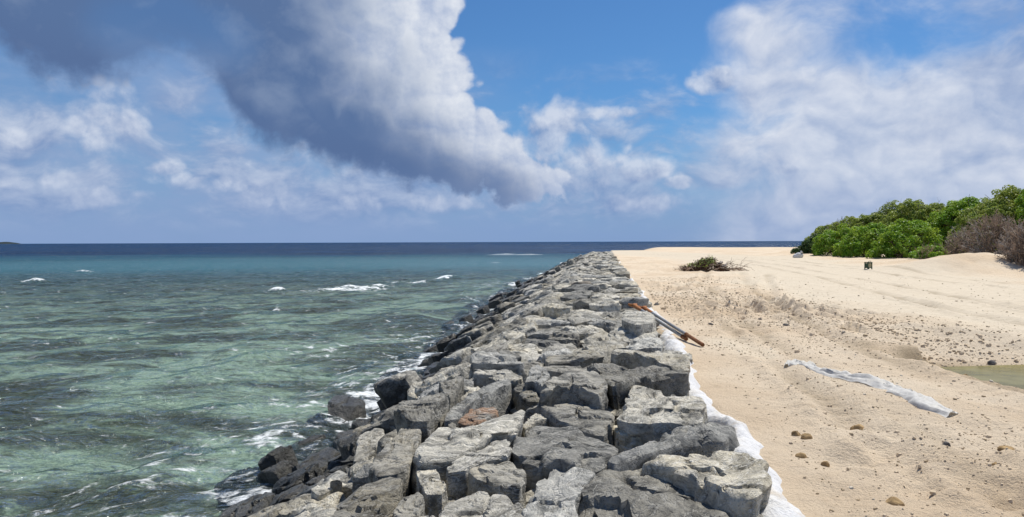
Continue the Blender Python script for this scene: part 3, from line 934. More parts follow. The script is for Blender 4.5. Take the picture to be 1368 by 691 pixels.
def build_wall():
    wall = empty('rock_revetment', (*uv2xy(0, 0), 0.0))
    tag(wall, 'long shore wall of grey quarried boulders running out between sea and sand', 'revetment')
    Minv = np.array([*uv2xy(0, 0), 0.0])
    r = np.random.default_rng(11)
    sites, kinds = [], []
    stones = []                              # (distance, polygon3d, seed, options)
    for i, (pts, h) in enumerate(TRACED):
        Q = np.array([on_wall(a, b, h) for a, b in pts])
        cp = np.mean(pts, 0); c0 = on_wall(cp[0], cp[1], h)
        flat = xy2uv(c0[0], c0[1])[1] < V_BREAK + 1.0
        if flat: Q = np.array([on_plane(a, b, max(c0[2], WATER + 0.15)) for a, b in pts])     # low on the slope: level-topped
        Q = Q.mean(0) + (Q - Q.mean(0)) * 1.06
        uvp = np.array([xy2uv(q[0], q[1]) for q in Q]); cuv = uvp.mean(0)
        for q in uvp:
            sites.append(cuv + (q - cuv) * 0.80); kinds.append(-1)
        sites.append(cuv); kinds.append(-1)
        slope = cuv[1] < V_BREAK - 0.15 and not flat
        stones.append((np.linalg.norm(Q.mean(0)), Q, 100 + i, dict(tilt=0.02, cut=0.06, facets=4, normal=WALL_DEPTH_NORMAL if slope else None), i))
    tr_sites = np.array(sites)
    # stones beyond and between: cells of a jittered pattern
    u = 2.2; row = 0
    while u < WALL_END:
        du = r.uniform(0.56, 0.78)
        v = V_EDGE - r.uniform(0.25, 0.5)
        while v > -8.2:
            p = np.array([u + r.uniform(-0.30, 0.30), v + r.uniform(-0.16, 0.16)])
            near = np.hypot(tr_sites[:, 0] - p[0], (tr_sites[:, 1] - p[1])).min()
            if near > 0.36 and not in_bay(*p): sites.append(p); kinds.append(1)
            v -= r.choice([0.42, 0.62, 0.85, 1.25], p=[.25, .35, .25, .15]) * (0.72 if v < -3.6 else 1.0)
        u += du; row += 1
    S = np.array(sites); kinds = np.array(kinds)
    for i in np.where(kinds == 1)[0]:
        s = S[i]
        dd = np.hypot(S[:, 0] - s[0], S[:, 1] - s[1]); idx = np.argsort(dd)[1:26]
        P = [(s[0] - 1.2, s[1] - 1.2), (s[0] + 1.2, s[1] - 1.2), (s[0] + 1.2, s[1] + 1.2), (s[0] - 1.2, s[1] + 1.2)]
        for k in idx:
            t = S[k]; P = clip_poly(P, (s[0] + t[0]) / 2, (s[1] + t[1]) / 2, t[0] - s[0], t[1] - s[1])
            if len(P) < 3: break
        P = clip_poly(P, 0, V_EDGE + 0.10 * math.sin(s[0] * 1.3) + 0.06 * math.sin(s[0] * 3.1), 0, 1)
        if len(P) < 3: continue
        P = np.array(P); c = P.mean(0)
        ar = 0.5 * abs(np.sum(P[:, 0] * np.roll(P[:, 1], -1) - P[:, 1] * np.roll(P[:, 0], -1)))
        if ar < 0.05: continue
        P = c + (P - c) * r.uniform(0.93, 1.06) + r.normal(0, 0.03, P.shape)
        slope = c[1] < V_BREAK
        h = r.normal(0.0, 0.085) + (0.05 if slope else 0)
        if c[0] < 8: h -= 0.05
        tx, ty = r.normal(0, 0.17, 2)
        if c[1] < -3.1:                                          # tumbled stones at the toe
            h += r.normal(0.06, 0.17); tx, ty = r.normal(0, 0.38, 2); P = c + (P - c) * r.uniform(0.72, 0.98)
        Q = []
        for a, b in P:
            x, y = uv2xy(a, b)
            zz = float(wall_z(c[1] if not slope else b, c[0])) + h + tx * (a - c[0]) + ty * (b - c[1])
            Q.append((x, y, zz))
        Q = np.array(Q)
        stones.append((math.hypot(Q.mean(0)[0], Q.mean(0)[1]), Q, 1000 + int(i), dict(normal=WALL_DEPTH_NORMAL if slope else None, cut=0.12, tilt=0.07), -1))
    stones.sort(key=lambda q: (q[4] < 0, q[0]))
    far = Acc(); count = 0; rust_rng = np.random.default_rng(5)
    for dist, Q, seed, opt, ti in stones:
        c = Q.mean(0); uu, vv = xy2uv(c[0], c[1])
        seen = (dist > 3.5 and c[1] > 3.0 and c[2] > WATER - 0.45)
        opts = dict(opt); opts.update(lod(dist))
        V, Qf, T, cc = boulder(Q, seed, **opts)
        rnd = (seed * 0.6180339) % 1.0
        rust = 0.0
        if ti == 23: rust, rnd = 0.8, 0.4
        elif ti == 24: rnd = 0.97
        elif rust_rng.random() < 0.012: rust = 0.12
        if not seen and dist < 40 and c[1] < 3.0: continue
        if count < 300 and seen:
            me = mesh_np('boulder', V - cc, Qf, T, True, {'rnd': np.full(len(V), rnd), 'rust': np.full(len(V), rust)}, math.radians(34))
            o = link('boulder', me, M_ROCK, wall, cc - Minv)
            if ti == 23: tag(o, 'rust-orange stained boulder among the grey ones')
            elif ti == 24: tag(o, 'small cream-white stone wedged beside the rust-stained boulder')
            count += 1
        else:
            far.add(V - Minv, Qf, T, rnd=rnd, rust=rust)
    me = far.mesh('distant_boulders', True, math.radians(34))
    tag(link('distant_boulders', me, M_ROCK, wall), kind='stuff')
    # smaller stones packed below, seen through the gaps
    fill = Acc(); k = 0
    for u in np.arange(2.5, 42, 0.55):
        for v in np.arange(V_EDGE - 0.25, -7.5, -0.55):
            uu, vv = u + r.uniform(-.2, .2), v + r.uniform(-.2, .2)
            if in_bay(uu, vv): continue
            z0 = float(wall_z(vv, uu)) - r.uniform(0.09, 0.24)
            m_ = int(r.integers(5, 8)); th = np.sort(r.uniform(0, 2 * np.pi, m_)); rr = r.uniform(0.20, 0.36, m_)
            Q = np.array([(*uv2xy(uu + a * math.cos(t), vv + a * math.sin(t)), z0) for a, t in zip(rr, th)])
            V, Qf, T, cc = boulder(Q, 5000 + k, M=20, RT=4, RS=3, tilt=0.3, depth=0.4); k += 1
            fill.add(V - Minv, Qf, T, rnd=(k * 0.618) % 1.0, rust=0.0)
    for u in np.arange(2.5, 26, 0.30):
        for v in np.arange(V_EDGE - 0.12, -5.6, -0.30):
            uu, vv = u + r.uniform(-.14, .14), v + r.uniform(-.14, .14)
            if in_bay(uu, vv): continue
            z0 = float(wall_z(vv, uu)) - r.uniform(0.07, 0.22)
            m_ = int(r.integers(5, 8)); th = np.sort(r.uniform(0, 2 * np.pi, m_)); rr = r.uniform(0.07, 0.17, m_)
            Q = np.array([(*uv2xy(uu + a * math.cos(t), vv + a * math.sin(t)), z0) for a, t in zip(rr, th)])
            V, Qf, T, cc = boulder(Q, 9000 + k, M=12, RT=3, RS=2, tilt=0.35, depth=0.22); k += 1
            fill.add(V - Minv, Qf, T, rnd=(k * 0.618) % 1.0, rust=0.0)
    tag(link('bedding_stones', fill.mesh('bedding_stones', True, math.radians(34)), M_ROCK, wall), kind='stuff')
    # the core under the stones
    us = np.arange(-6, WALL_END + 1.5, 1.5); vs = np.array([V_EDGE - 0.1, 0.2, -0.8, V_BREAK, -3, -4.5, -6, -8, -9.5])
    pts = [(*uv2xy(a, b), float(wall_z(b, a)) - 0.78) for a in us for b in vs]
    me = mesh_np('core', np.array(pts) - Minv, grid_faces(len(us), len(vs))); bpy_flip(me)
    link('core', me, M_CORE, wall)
    return wall


build_wall()

# single stones that lie clear of the wall, in the surf
for pts, h, lab, rnd in (
        ([(437, 545), (440, 533), (452, 526), (468, 524), (486, 533), (489, 538), (470, 545), (455, 551)], 0.26, 'dark wet boulder standing clear of the wall with sea on its far side', 0.2),
        ([(512, 514), (520, 508), (540, 505), (546, 509), (530, 514), (518, 518)], 0.10, 'low flat wet stone with a brown end awash in the foam beside the wall', 0.8),
        ([(468, 565), (478, 556), (505, 553), (514, 558), (505, 566), (485, 570)], 0.10, 'rounded black stone ringed by white foam at the toe of the wall', 0.3)):
    Q = np.array([on_plane(a, b, WATER + h) for a, b in pts])
    V, Qf, T, cc = boulder(Q, int(rnd * 1000) + 3, M=60, RT=9, RS=6, tilt=0.1, cut=0.25, depth=0.95)
    me = mesh_np('surf_boulder', V - cc, Qf, T, True, {'rnd': np.full(len(V), rnd), 'rust': np.full(len(V), 0.7 if rnd == 0.8 else 0.0)}, math.radians(34))
    tag(link('surf_boulder', me, M_ROCK, None, cc), lab, 'boulder')
#@@END2

# ------------------------------------------------------------------ white geotextile along the landward edge
def build_geotextile():
    outer = [on_plane(a, b, 0.03) for a, b in ((1110, 740), (1075, 691), (1048, 655), (1042, 632), (1027, 603), (1003, 577), (978, 562), (954, 543), (943, 522), (933, 502), (928, 483), (914, 470))]
    pts = [xy2uv(p[0], p[1]) for p in outer]
    u0 = pts[-1][0]
    r = np.random.default_rng(3)
    for u in np.arange(u0 + 0.8, WALL_END - 2, 0.8):
        pts.append((u, V_EDGE + 0.17 + 0.13 * math.sin(u * 0.9) * math.sin(u * 0.37 + 1) + r.uniform(-0.05, 0.06)))
    pts = np.array(pts)
    us = graded(pts[0][0] + 0.05, pts[-1][0], pts[0][0] + 0.05, 16, 0.05, 1.03)
    vo = np.interp(us, pts[:, 0], pts[:, 1])
    K = 15; w = np.linspace(0, 1, K)
    U = np.repeat(us[:, None], K, 1); W = np.repeat(w[None, :], len(us), 0)
    width = 0.62 + 0.10 * vnoise(us * 1.3, us * 0, seed=4)
    Vv = vo[:, None] - W * width[:, None]
    X, Y = uv2xy(U, Vv)
    prof = np.interp(w, [0, 0.08, 0.22, 0.40, 0.58, 1.0], [-0.03, 0.015, 0.05, 0.03, -0.22, -0.62])
    Z = sand_z(uv2xy(us, vo)[0], uv2xy(us, vo)[1])[:, None] * 0.6 + prof[None, :]
    edge = np.sin(np.clip(W, 0, 0.8) / 0.8 * np.pi)
    wr = 0.045 * fbm(U * 2.2, W * 3.0 + U * 0.8, octv=3, seed=8) + 0.035 * np.abs(vnoise(U * 6.5 + 3 * W, W * 2.5, seed=12)) + 0.03 * np.abs(vnoise(U * 13 + 4 * W, W * 4, seed=2))
    cr = np.abs(vnoise(U * 4.2 + 5 * W, W * 7 - U * 1.5, seed=31)); cr2 = np.abs(vnoise(U * 9 - 6 * W, W * 9 + U * 2, seed=32))
    Z = Z + wr * (0.2 + 0.8 * edge) + edge * (0.07 * np.minimum(cr, 0.45) + 0.035 * np.minimum(cr2, 0.4))
    Z = Z - 0.16 * (sstep(vnoise(U * 0.55, U * 0, seed=44), 0.0, 0.45) * sstep(U, 12.5, 15.5) + 0.35 * sstep(U, 30, 60)) * (1 - W * 0.5)
    Vv2 = Vv + 0.05 * fbm(U * 3.1, W * 2, octv=2, seed=18)
    X, Y = uv2xy(U, Vv2)
    me = mesh_np('geotextile_sheet', np.stack([X, Y, Z], -1).reshape(-1, 3), grid_faces(len(us), K))
    if me.polygons[3].normal.z < 0: me.flip_normals()
    tag(link('geotextile_sheet', me, M_GEO), 'crumpled white geotextile sheet draped along the sand behind the boulders', 'fabric')


build_geotextile()


def build_film():
    c = np.array([on_plane(a, b, 0.04)[:2] for a, b in ((1050, 491), (1062, 487), (1078, 488), (1100, 499), (1130, 507), (1160, 512), (1190, 521), (1212, 531), (1236, 546), (1258, 553), (1278, 557))])
    L = np.concatenate([[0], np.cumsum(np.linalg.norm(np.diff(c, axis=0), axis=1))])
    s = np.arange(0, L[-1], 0.022)
    p = np.stack([np.interp(s, L, c[:, 0]), np.interp(s, L, c[:, 1])], 1)
    k = np.ones(9) / 9
    p = np.stack([np.convolve(np.pad(p[:, i], 4, 'edge'), k, 'valid') for i in (0, 1)], 1)
    t = np.gradient(p, axis=0); t /= np.linalg.norm(t, axis=1)[:, None]; nn = np.stack([-t[:, 1], t[:, 0]], 1)
    K = 17; w = np.linspace(-1, 1, K)
    half = 0.12 + 0.045 * vnoise(s * 2.2, s * 0, seed=3) + 0.03 * vnoise(s * 7, s * 0, seed=6)
    half *= np.clip(s / 0.25, 0.25, 1) * np.where(s > L[-1] - 0.5, 1.25, 1)
    S, W = np.meshgrid(s, w, indexing='ij')
    off = W * half[:, None] + 0.03 * vnoise(S * 3, W * 1.5, seed=9)
    X = p[:, 0, None] + nn[:, 0, None] * off; Y = p[:, 1, None] + nn[:, 1, None] * off
    fold = 0.045 * np.abs(vnoise(S * 1.6, W * 3.6 + 0.9 * np.sin(S * 1.5), seed=21)) + 0.03 * np.abs(vnoise(S * 4.5 + W, W * 5, seed=23)) + 0.022 * np.abs(vnoise(S * 11 - 2 * W, W * 5, seed=24))
    Z = 0.5 * sand_z(p[:, 0], p[:, 1])[:, None] + 0.5 * sand_z(X, Y) + 0.010 - 0.02 * np.abs(W) ** 2 + fold * (1 - 0.75 * np.abs(W) ** 3)
    me = mesh_np('plastic_film', np.stack([X, Y, Z], -1).reshape(-1, 3), grid_faces(len(s), K)); bpy_flip(me)
    tag(link('plastic_film', me, M_FILM), 'long crumpled strip of translucent white plastic film lying on the sand', 'plastic film')


build_film()


# ------------------------------------------------------------------ two long poles left across the sheet
M_STEEL = simple('grey_pole_paint', (0.24, 0.245, 0.25), 0.5, 0.3, 30, 0.2, 0.004, 0.5, metal=0.3)
M_ORANGE = simple('orange_paint', (0.34, 0.13, 0.035), 0.6, 0.4, 20, 0.4, 0.006, 0.3)
M_RUST = simple('brown_rust', (0.19, 0.085, 0.04), 0.9, 0.4, 30, 0.5, 0.005, 0.2)


def at_dist(px, py, d):
    q = ray(px, py); t = d / q[1]
    return q * t + np.array([0, 0, CAMZ])


def build_pole(near_px, far_px, far_d, rad, grip, label):
    a = on_plane(*near_px, 0.02); a[2] = float(sand_z(a[0], a[1])) + rad + 0.012
    b = at_dist(*far_px, far_d)
    root = empty('long_pole', a)
    tag(root, label, 'pole', 'long poles lying across the white sheet')
    d = b - a

    def piece(name, f0, f1, r0, r1, m, bend=0.0, n_=12):
        f = np.linspace(f0, f1, n_)
        p = d[None] * f[:, None]; V, Q, T = tube(p, np.linspace(r0, r1, n_), 12)
        link(name, mesh_np(name, V, Q, T, True, sharp=math.radians(50)), m, root)
    piece('shaft', 0.02, 0.86, rad, rad, M_STEEL)
    piece('grip', 0.0, grip, rad * 1.12, rad * 1.08, M_RUST)
    piece('collar', grip, grip + 0.012, rad * 1.3, rad * 1.3, M_RUST, n_=3)
    piece('sleeve', 0.80, 0.97, rad * 1.15, rad * 1.5, M_ORANGE)
    # forked orange head
    f = 0.97
    side = np.cross(d / np.linalg.norm(d), [0, 0, 1.0])
    for sgn in (-1, 1):
        p = np.array([d * f, d * (f + 0.012) + side * sgn * rad * 2.2, d * (f + 0.035) + side * sgn * rad * 2.6])
        V, Q, T = tube(p, [rad * 1.1, rad, rad * 0.8], 8)
        link('prong', mesh_np('prong', V, Q, T, True, sharp=math.radians(50)), M_ORANGE, root)


build_pole((917, 459), (845, 407), 15.3, 0.030, 0.05, 'shorter grey pole with forked orange head, its foot beside a white sheet')
build_pole((939, 467), (858, 410), 15.1, 0.028, 0.22, 'longer grey pole with brown rusted lower end and orange head')


# ------------------------------------------------------------------ stones on the sand
def field_stone(name, px, py, wpx, hpx, seed, m, label, dark=False):
    c = on_plane(px, py, 0.05); c[2] = float(sand_z(c[0], c[1]))
    k = c[1] / F; rx, rz = wpx * k / 2, hpx * k * 0.8
    r = np.random.default_rng(seed)
    nu, nv = 18, 11
    th = np.arange(nu) / nu * 2 * np.pi; ph = np.linspace(-0.5, 1, nv) * np.pi / 2 * 0.98
    PH, TH = np.meshgrid(ph, th, indexing='ij')
    D = np.stack([np.cos(PH) * np.cos(TH), np.cos(PH) * np.sin(TH), np.sin(PH)], -1).reshape(-1, 3)
    R = np.ones(len(D))
    for _ in range(9):
        nrm = r.normal(size=3); nrm /= np.linalg.norm(nrm); q = D @ nrm
        R = np.where(q > 0.05, np.minimum(R, r.uniform(0.62, 0.92) / np.maximum(q, 0.05)), R)
    R *= 1 + 0.10 * fbm(D[:, 0] * 3 + seed, D[:, 1] * 3, D[:, 2] * 3, 3)
    V = D * R[:, None] * np.array([rx, rx * r.uniform(0.7, 1.0), max(rz, 0.02)])
    a = r.uniform(-0.5, 0.5); V[:, :2] = V[:, :2] @ np.array([[math.cos(a), -math.sin(a)], [math.sin(a), math.cos(a)]])
    me = mesh_np(name, V, grid_faces(nv, nu, True), None, True, sharp=math.radians(35))
    c[2] -= 0.18 * rz
    o = link(name, me, m, None, c); tag(o, label, 'stone', 'loose stones on the sand')
    return o


for i, (px, py, w, h, m, lab) in enumerate([
        (1147, 563, 25, 11, M_STONE, 'flat tan coral stone on bare sand between plastic film and white sheet'),
        (1078, 583, 18, 10, M_STONE, 'rounded brown stone of a pair beside the white geotextile sheet'),
        (1063, 579, 13, 10, M_STONE, 'small ochre stone touching its larger brown neighbour near the white sheet'),
        (877, 405, 11, 6, M_STONE_G, 'dark grey flat stone lying alone on sand above the orange pole heads'),
        (1062, 416, 17, 4, M_STONE, 'long low ochre slab half buried in lumpy sand below the brush heap'),
        (1027, 403, 10, 7, M_STONE, 'ochre lump beside the long buried slab'),
        (1253, 473, 15, 10, M_STONE_G, 'almost black stump-like lump at the head of the puddle trench'),
        (1325, 462, 12, 7, M_STONE_G, 'dark grey lump on the upper lip of the puddle trench'),
        (1338, 487, 18, 10, M_STONE, 'tan block among the rubble on the far bank of the puddle'),
        (1290, 494, 10, 6, M_STONE, 'small tan rubble piece at the puddle edge'),
        (1352, 497, 16, 8, M_STONE, 'broad brown rubble piece low on the puddle bank'),
        (1263, 599, 12, 8, M_STONE_G, 'small grey stone past the frayed end of the plastic film'),
        (1345, 588, 24, 9, M_STONE, 'wide low tan stone on open sand below the puddle'),
        (1180, 517, 20, 7, M_STONE_G, 'dark grey scrap of stone resting against the plastic film'),
        (1330, 618, 14, 9, M_STONE, 'tan stone standing in a wheel rut in the foreground sand'),
        (1102, 610, 14, 9, M_STONE, 'tan stone with a smaller mate in the foreground sand near the white sheet'),
        (1070, 602, 16, 8, M_STONE, 'brown flat stone closest to the white geotextile sheet'),
        (1194, 665, 26, 12, M_STONE, 'largest pale flat stone in the foreground sand'),
        (1050, 437, 10, 6, M_STONE_G, 'small dark stone on lumpy sand beyond the pale dusty patch'),
        (950, 435, 7, 4, M_STONE_G, 'small dark stone on smooth sand near the pole shafts')]):
    field_stone('stone', px, py, w, h, 900 + i, m, lab)


def build_rubble():
    r = np.random.default_rng(17)
    n_ = 20000
    # denser near, on the churned strip and on the trench bank
    y = 4.2 + 30 * r.random(n_ * 6) ** 1.7; x = 1.0 + r.random(n_ * 6) * 20
    u, v = xy2uv(x, y)
    road = sstep(poly_dist(x, y, ROAD), 7.5, 4.0)
    d, side, t = seg_dist(x, y, TR_A, TR_B)
    ch = sstep(poly_dist(x, y, [(4.5, 24), (6, 19), (8, 15.5), (12, 14)]), 3.5, 0.8)
    dens = (1 - 0.93 * road) * (0.22 + 0.6 * np.clip(fbm(x * .5, y * .5, octv=3, seed=71), 0, 1) + 1.0 * ch + 0.7 * ((side > 0) & (d < 2.8) & (d > 0.5)))
    keep = (r.random(len(x)) < dens) & (v > 1.45) & (d > 0.5) & (x < 0.72 * y + 2)
    x, y = x[keep][:n_], y[keep][:n_]
    bank = (seg_dist(x, y, TR_A, TR_B)[1] > 0) & (seg_dist(x, y, TR_A, TR_B)[0] < 2.6)
    z = sand_z(x, y)
    size = np.clip(np.exp(r.normal(-5.1, 0.5, len(x))), 0.003, 0.035) * np.where(bank, 1.6, 1.0) * (0.6 + 0.045 * np.minimum(y, 20))
    base = np.array([(-1, -1, -.6), (1, -1, -.6), (1, 1, -.6), (-1, 1, -.6), (-.7, -.7, .6), (.7, -.7, .6), (.7, .7, .6), (-.7, .7, .6)], float)
    fq = np.array([(0, 3, 2, 1), (4, 5, 6, 7), (0, 1, 5, 4), (1, 2, 6, 5), (2, 3, 7, 6), (3, 0, 4, 7)])
    B = base[None] * (1 + r.uniform(-0.45, 0.35, (len(x), 8, 3))) * size[:, None, None]
    a = r.uniform(0, 6.28, len(x)); ca, sa = np.cos(a)[:, None], np.sin(a)[:, None]
    V = np.stack([B[..., 0] * ca - B[..., 1] * sa + x[:, None], B[..., 0] * sa + B[..., 1] * ca + y[:, None], B[..., 2] + (z + size * 0.25)[:, None]], -1).reshape(-1, 3)
    Q = (fq[None] + (np.arange(len(x)) * 8)[:, None, None]).reshape(-1, 4)
    m, n = mat('coral_rubble')
    rr = attr(n, 'rnd')
    c = n.mix(n.ss(rr, 0, 0.6), (0.40, 0.31, 0.20), (0.62, 0.51, 0.37))
    c = n.mix(n.ss(rr, 0.93, 0.96), c, (0.15, 0.12, 0.10)); c = n.mix(n.ss(rr, 0.95, 0.97), c, (0.62, 0.57, 0.48))
    n.put(n.out.inputs[0], principled(n, c, 0.95, None, 0.1))
    me = mesh_np('coral_rubble', V, Q, None, False, {'rnd': np.repeat(r.random(len(x)), 8)})
    tag(link('coral_rubble', me, m), 'small broken coral and stone crumbs strewn over the sand', 'rubble', kind='stuff')


build_rubble()


# ------------------------------------------------------------------ plants
M_LEAF = m_leaf('fresh_green_leaf', (0.075, 0.19, 0.018), (0.21, 0.42, 0.03), (0.46, 0.55, 0.06))
M_LEAF_O = m_leaf('olive_leaf', (0.10, 0.165, 0.03), (0.27, 0.38, 0.06), (0.48, 0.50, 0.11))
M_LEAF_D = m_leaf('dark_leaf', (0.025, 0.06, 0.016), (0.06, 0.13, 0.03), (0.12, 0.17, 0.05))
M_TWIG = simple('dry_brown_twig', (0.34, 0.26, 0.20), 0.95, 0.4, 3, 0.1, 0.01, 0.1)
M_TWIG_G = simple('grey_dead_wood', (0.40, 0.355, 0.31), 0.95, 0.35, 3, 0.1, 0.01, 0.1)
M_BARK = simple('grey_brown_bark', (0.13, 0.10, 0.075), 0.95, 0.35, 6, 0.5, 0.02, 0.1)


def leaves_on(P, Nn, L, W, r, rnd):
    """one folded rhombic leaf per point, roughly facing Nn"""
    k = len(P)
    Nn = Nn + r.normal(0, 0.45, (k, 3)); Nn /= np.linalg.norm(Nn, axis=1)[:, None] + 1e-9
    a = r.normal(size=(k, 3)); t = a - (a * Nn).sum(1)[:, None] * Nn; t /= np.linalg.norm(t, axis=1)[:, None] + 1e-9
    b = np.cross(Nn, t)
    L = L * r.uniform(0.7, 1.25, (k, 1)); W = W * r.uniform(0.75, 1.2, (k, 1))
    V = np.stack([P - t * L * 0.5, P + b * W * 0.5 + Nn * W * 0.12, P + t * L * 0.5 - Nn * L * 0.12, P - b * W * 0.5 + Nn * W * 0.12], 1).reshape(-1, 3)
    Q = np.arange(k * 4).reshape(-1, 4)
    return V, Q, np.repeat(rnd, 4)


def dome_points(n_, r, seed, rx, ry, h):
    """points and outward directions on a lumpy dome"""
    th = r.uniform(0, 2 * np.pi, n_); ph = np.arcsin(r.uniform(0.0, 1.0, n_) ** 0.85)
    D = np.stack([np.cos(ph) * np.cos(th), np.cos(ph) * np.sin(th), np.sin(ph)], 1)
    k = 1 + 0.11 * fbm(D[:, 0] * 2.2 + seed, D[:, 1] * 2.2, D[:, 2] * 2.2, 3, seed=seed)
    pw = np.array([rx, ry, h])
    P = D * k[:, None] * pw
    Nn = D / pw; Nn /= np.linalg.norm(Nn, axis=1)[:, None]
    return P, Nn


def twig_bundle(acc, base, tips, r, rad=0.02, kids=5, sides=3, wig=0.12, gen=2):
    """branching sticks from base points to tips"""
    for b, t in zip(base, tips):
        n_ = 6; f = np.linspace(0, 1, n_)[:, None]
        L = np.linalg.norm(t - b)
        p = b + (t - b) * f + r.normal(0, wig * L / 3, (n_, 3)) * np.sin(f * np.pi) ; p[:, 2] += 0.12 * L * np.sin(f[:, 0] * np.pi)
        V, Q, T = tube(p, np.linspace(rad, rad * 0.45, n_), sides, False); acc.add(V, Q)
        if gen > 0:
            fs = r.uniform(0.3, 1.0, kids)
            bb = np.array([p[min(int(q * (n_ - 1)), n_ - 1)] for q in fs])
            dirn = (t - b) / (L + 1e-6)
            dv = dirn[None] + r.normal(0, 0.6, (kids, 3)); dv[:, 2] += 0.25; dv /= np.linalg.norm(dv, axis=1)[:, None]
            twig_bundle(acc, bb, bb + dv * L * r.uniform(0.25, 0.5, (kids, 1)), r, rad * 0.6, max(2, kids - 1), sides, wig, gen - 1)


def shrub(name, px, d, wpx, top_py, deep, leaf, label, seed, clump=0.42, leafL=0.20, per=46, twigs=0, density=1.0, group='green shrubs at the edge of the beach', cat='shrub', base_py=None, skirt=0):
    r = np.random.default_rng(seed)
    x = (px - CX) / F * d; y = d
    z0 = float(sand_base(x, y)) - 0.05
    top = at_dist(px, top_py, d)[2]
    h = max(top - z0, 0.5); rx = wpx * d / F / 2; ry = deep / 2
    root = empty(name, (x, y, z0)); tag(root, label, cat, group)
    acc = Acc()
    area = 2.2 * np.pi * ((rx * ry + rx * h + ry * h) / 3)
    nc = int(density * area / (clump * clump) * 0.9)
    C, Nn = dome_points(nc, r, seed, rx * 0.93, ry * 0.93, h * 0.93)
    C *= r.uniform(0.86, 1.03, (nc, 1))
    C[:, 2] = np.maximum(C[:, 2], clump * 0.5)
    crnd = r.random(nc)
    k = per
    Dl = r.normal(size=(nc * k, 3)); Dl /= np.linalg.norm(Dl, axis=1)[:, None]
    nr = np.repeat(Nn, k, 0)
    flip = (Dl * (nr + np.array([0, 0, 0.6]))).sum(1) < -0.15; Dl[flip] *= -1
    cr = np.repeat(clump * r.uniform(0.65, 1.2, nc), k)
    P = np.repeat(C, k, 0) + Dl * cr[:, None] * np.array([1, 1, 0.8]) * r.uniform(0.7, 1.0, (nc * k, 1))
    P[:, 2] = np.maximum(P[:, 2], 0.05)
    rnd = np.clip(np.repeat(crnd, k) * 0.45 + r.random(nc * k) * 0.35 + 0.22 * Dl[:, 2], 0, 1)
    V, Q, a = leaves_on(P, Dl + np.array([0, 0, 0.5]), leafL, leafL * 0.55, r, rnd)
    acc.add(V, Q, rnd=a)
    link('crown', acc.mesh('crown', False), leaf, root)
    # stems from the foot up into the crown
    st = Acc(); m_ = 14
    base = np.column_stack([r.normal(0, rx * 0.3, m_), r.normal(0, ry * 0.3, m_), np.zeros(m_)])
    tips = C[r.choice(nc, m_)] * 0.9
    twig_bundle(st, base, tips, r, 0.055, 4, 4, 0.12, 1)
    link('trunk', st.mesh('trunk'), M_BARK, root)
    if twigs:
        tw = Acc(); top_i = np.where(C[:, 2] > h * 0.35)[0]
        ii = r.choice(top_i, twigs); b = C[ii] * 0.9
        dv = Nn[ii] * 0.5 + r.normal(0, 0.3, (twigs, 3)) + np.array([-0.2, 0, 0.75]); dv /= np.linalg.norm(dv, axis=1)[:, None]
        twig_bundle(tw, b, b + dv * r.uniform(0.5, 1.15, (twigs, 1)), r, 0.020, 4, 3, 0.1, 1)
        tag(link('dead_twigs', tw.mesh('dead_twigs'), M_TWIG_G, root), kind='stuff')
    if skirt:
        tw = Acc(); b = np.column_stack([r.uniform(-rx, rx, skirt), -ry * r.uniform(0.3, 0.8, skirt), np.zeros(skirt)])
        tp = b + np.column_stack([r.normal(0, 0.4, skirt), -r.uniform(0, 0.4, skirt), r.uniform(0.4, 1.1, skirt)])
        twig_bundle(tw, b, tp, r, 0.022, 4, 3, 0.15, 1)
        tag(link('dry_stems', tw.mesh('dry_stems'), M_TWIG, root), kind='stuff')
    return root


def dead_shrub(px, d, wpx, top_py, deep, label, seed, stems=110, lean=-0.25, mat_=None, green=0):
    r = np.random.default_rng(seed)
    x = (px - CX) / F * d; y = d
    z0 = float(sand_base(x, y)) - 0.05
    h = at_dist(px, top_py, d)[2] - z0; rx = wpx * d / F / 2; ry = deep / 2
    root = empty('dead_shrub', (x, y, z0)); tag(root, label, 'shrub', 'leafless brown shrubs')
    C, Nn = dome_points(stems, r, seed, rx, ry, h)
    base = C * np.array([0.45, 0.45, 0.0]) + r.normal(0, 0.25, (stems, 3)) * np.array([1, 1, 0]) + np.array([-lean * h * 0.3, 0, 0])
    tw = Acc(); half = stems // 4
    twig_bundle(tw, base[half:], C[half:], r, 0.034, 5, 3, 0.16, 2)
    tag(link('brown_twigs', tw.mesh('brown_twigs'), M_TWIG, root), kind='stuff')
    tg = Acc(); twig_bundle(tg, base[:half], C[:half] * 0.97, r, 0.05, 5, 3, 0.16, 2)
    tag(link('grey_branches', tg.mesh('grey_branches'), M_TWIG_G, root), kind='stuff')
    if green:
        n_ = green; P = C[r.integers(0, stems, n_)] * r.uniform(0.75, 1.02, (n_, 1)) + r.normal(0, 0.18, (n_, 3))
        P[:, 2] = np.maximum(P[:, 2], 0.1)
        V, Q, a = leaves_on(P, np.tile([0, 0, 1.0], (n_, 1)), 0.13, 0.06, r, r.random(n_) * 0.5)
        ac = Acc(); ac.add(V, Q, rnd=a); link('sparse_leaves', ac.mesh('sparse_leaves', False), M_LEAF_O, root)
    return root


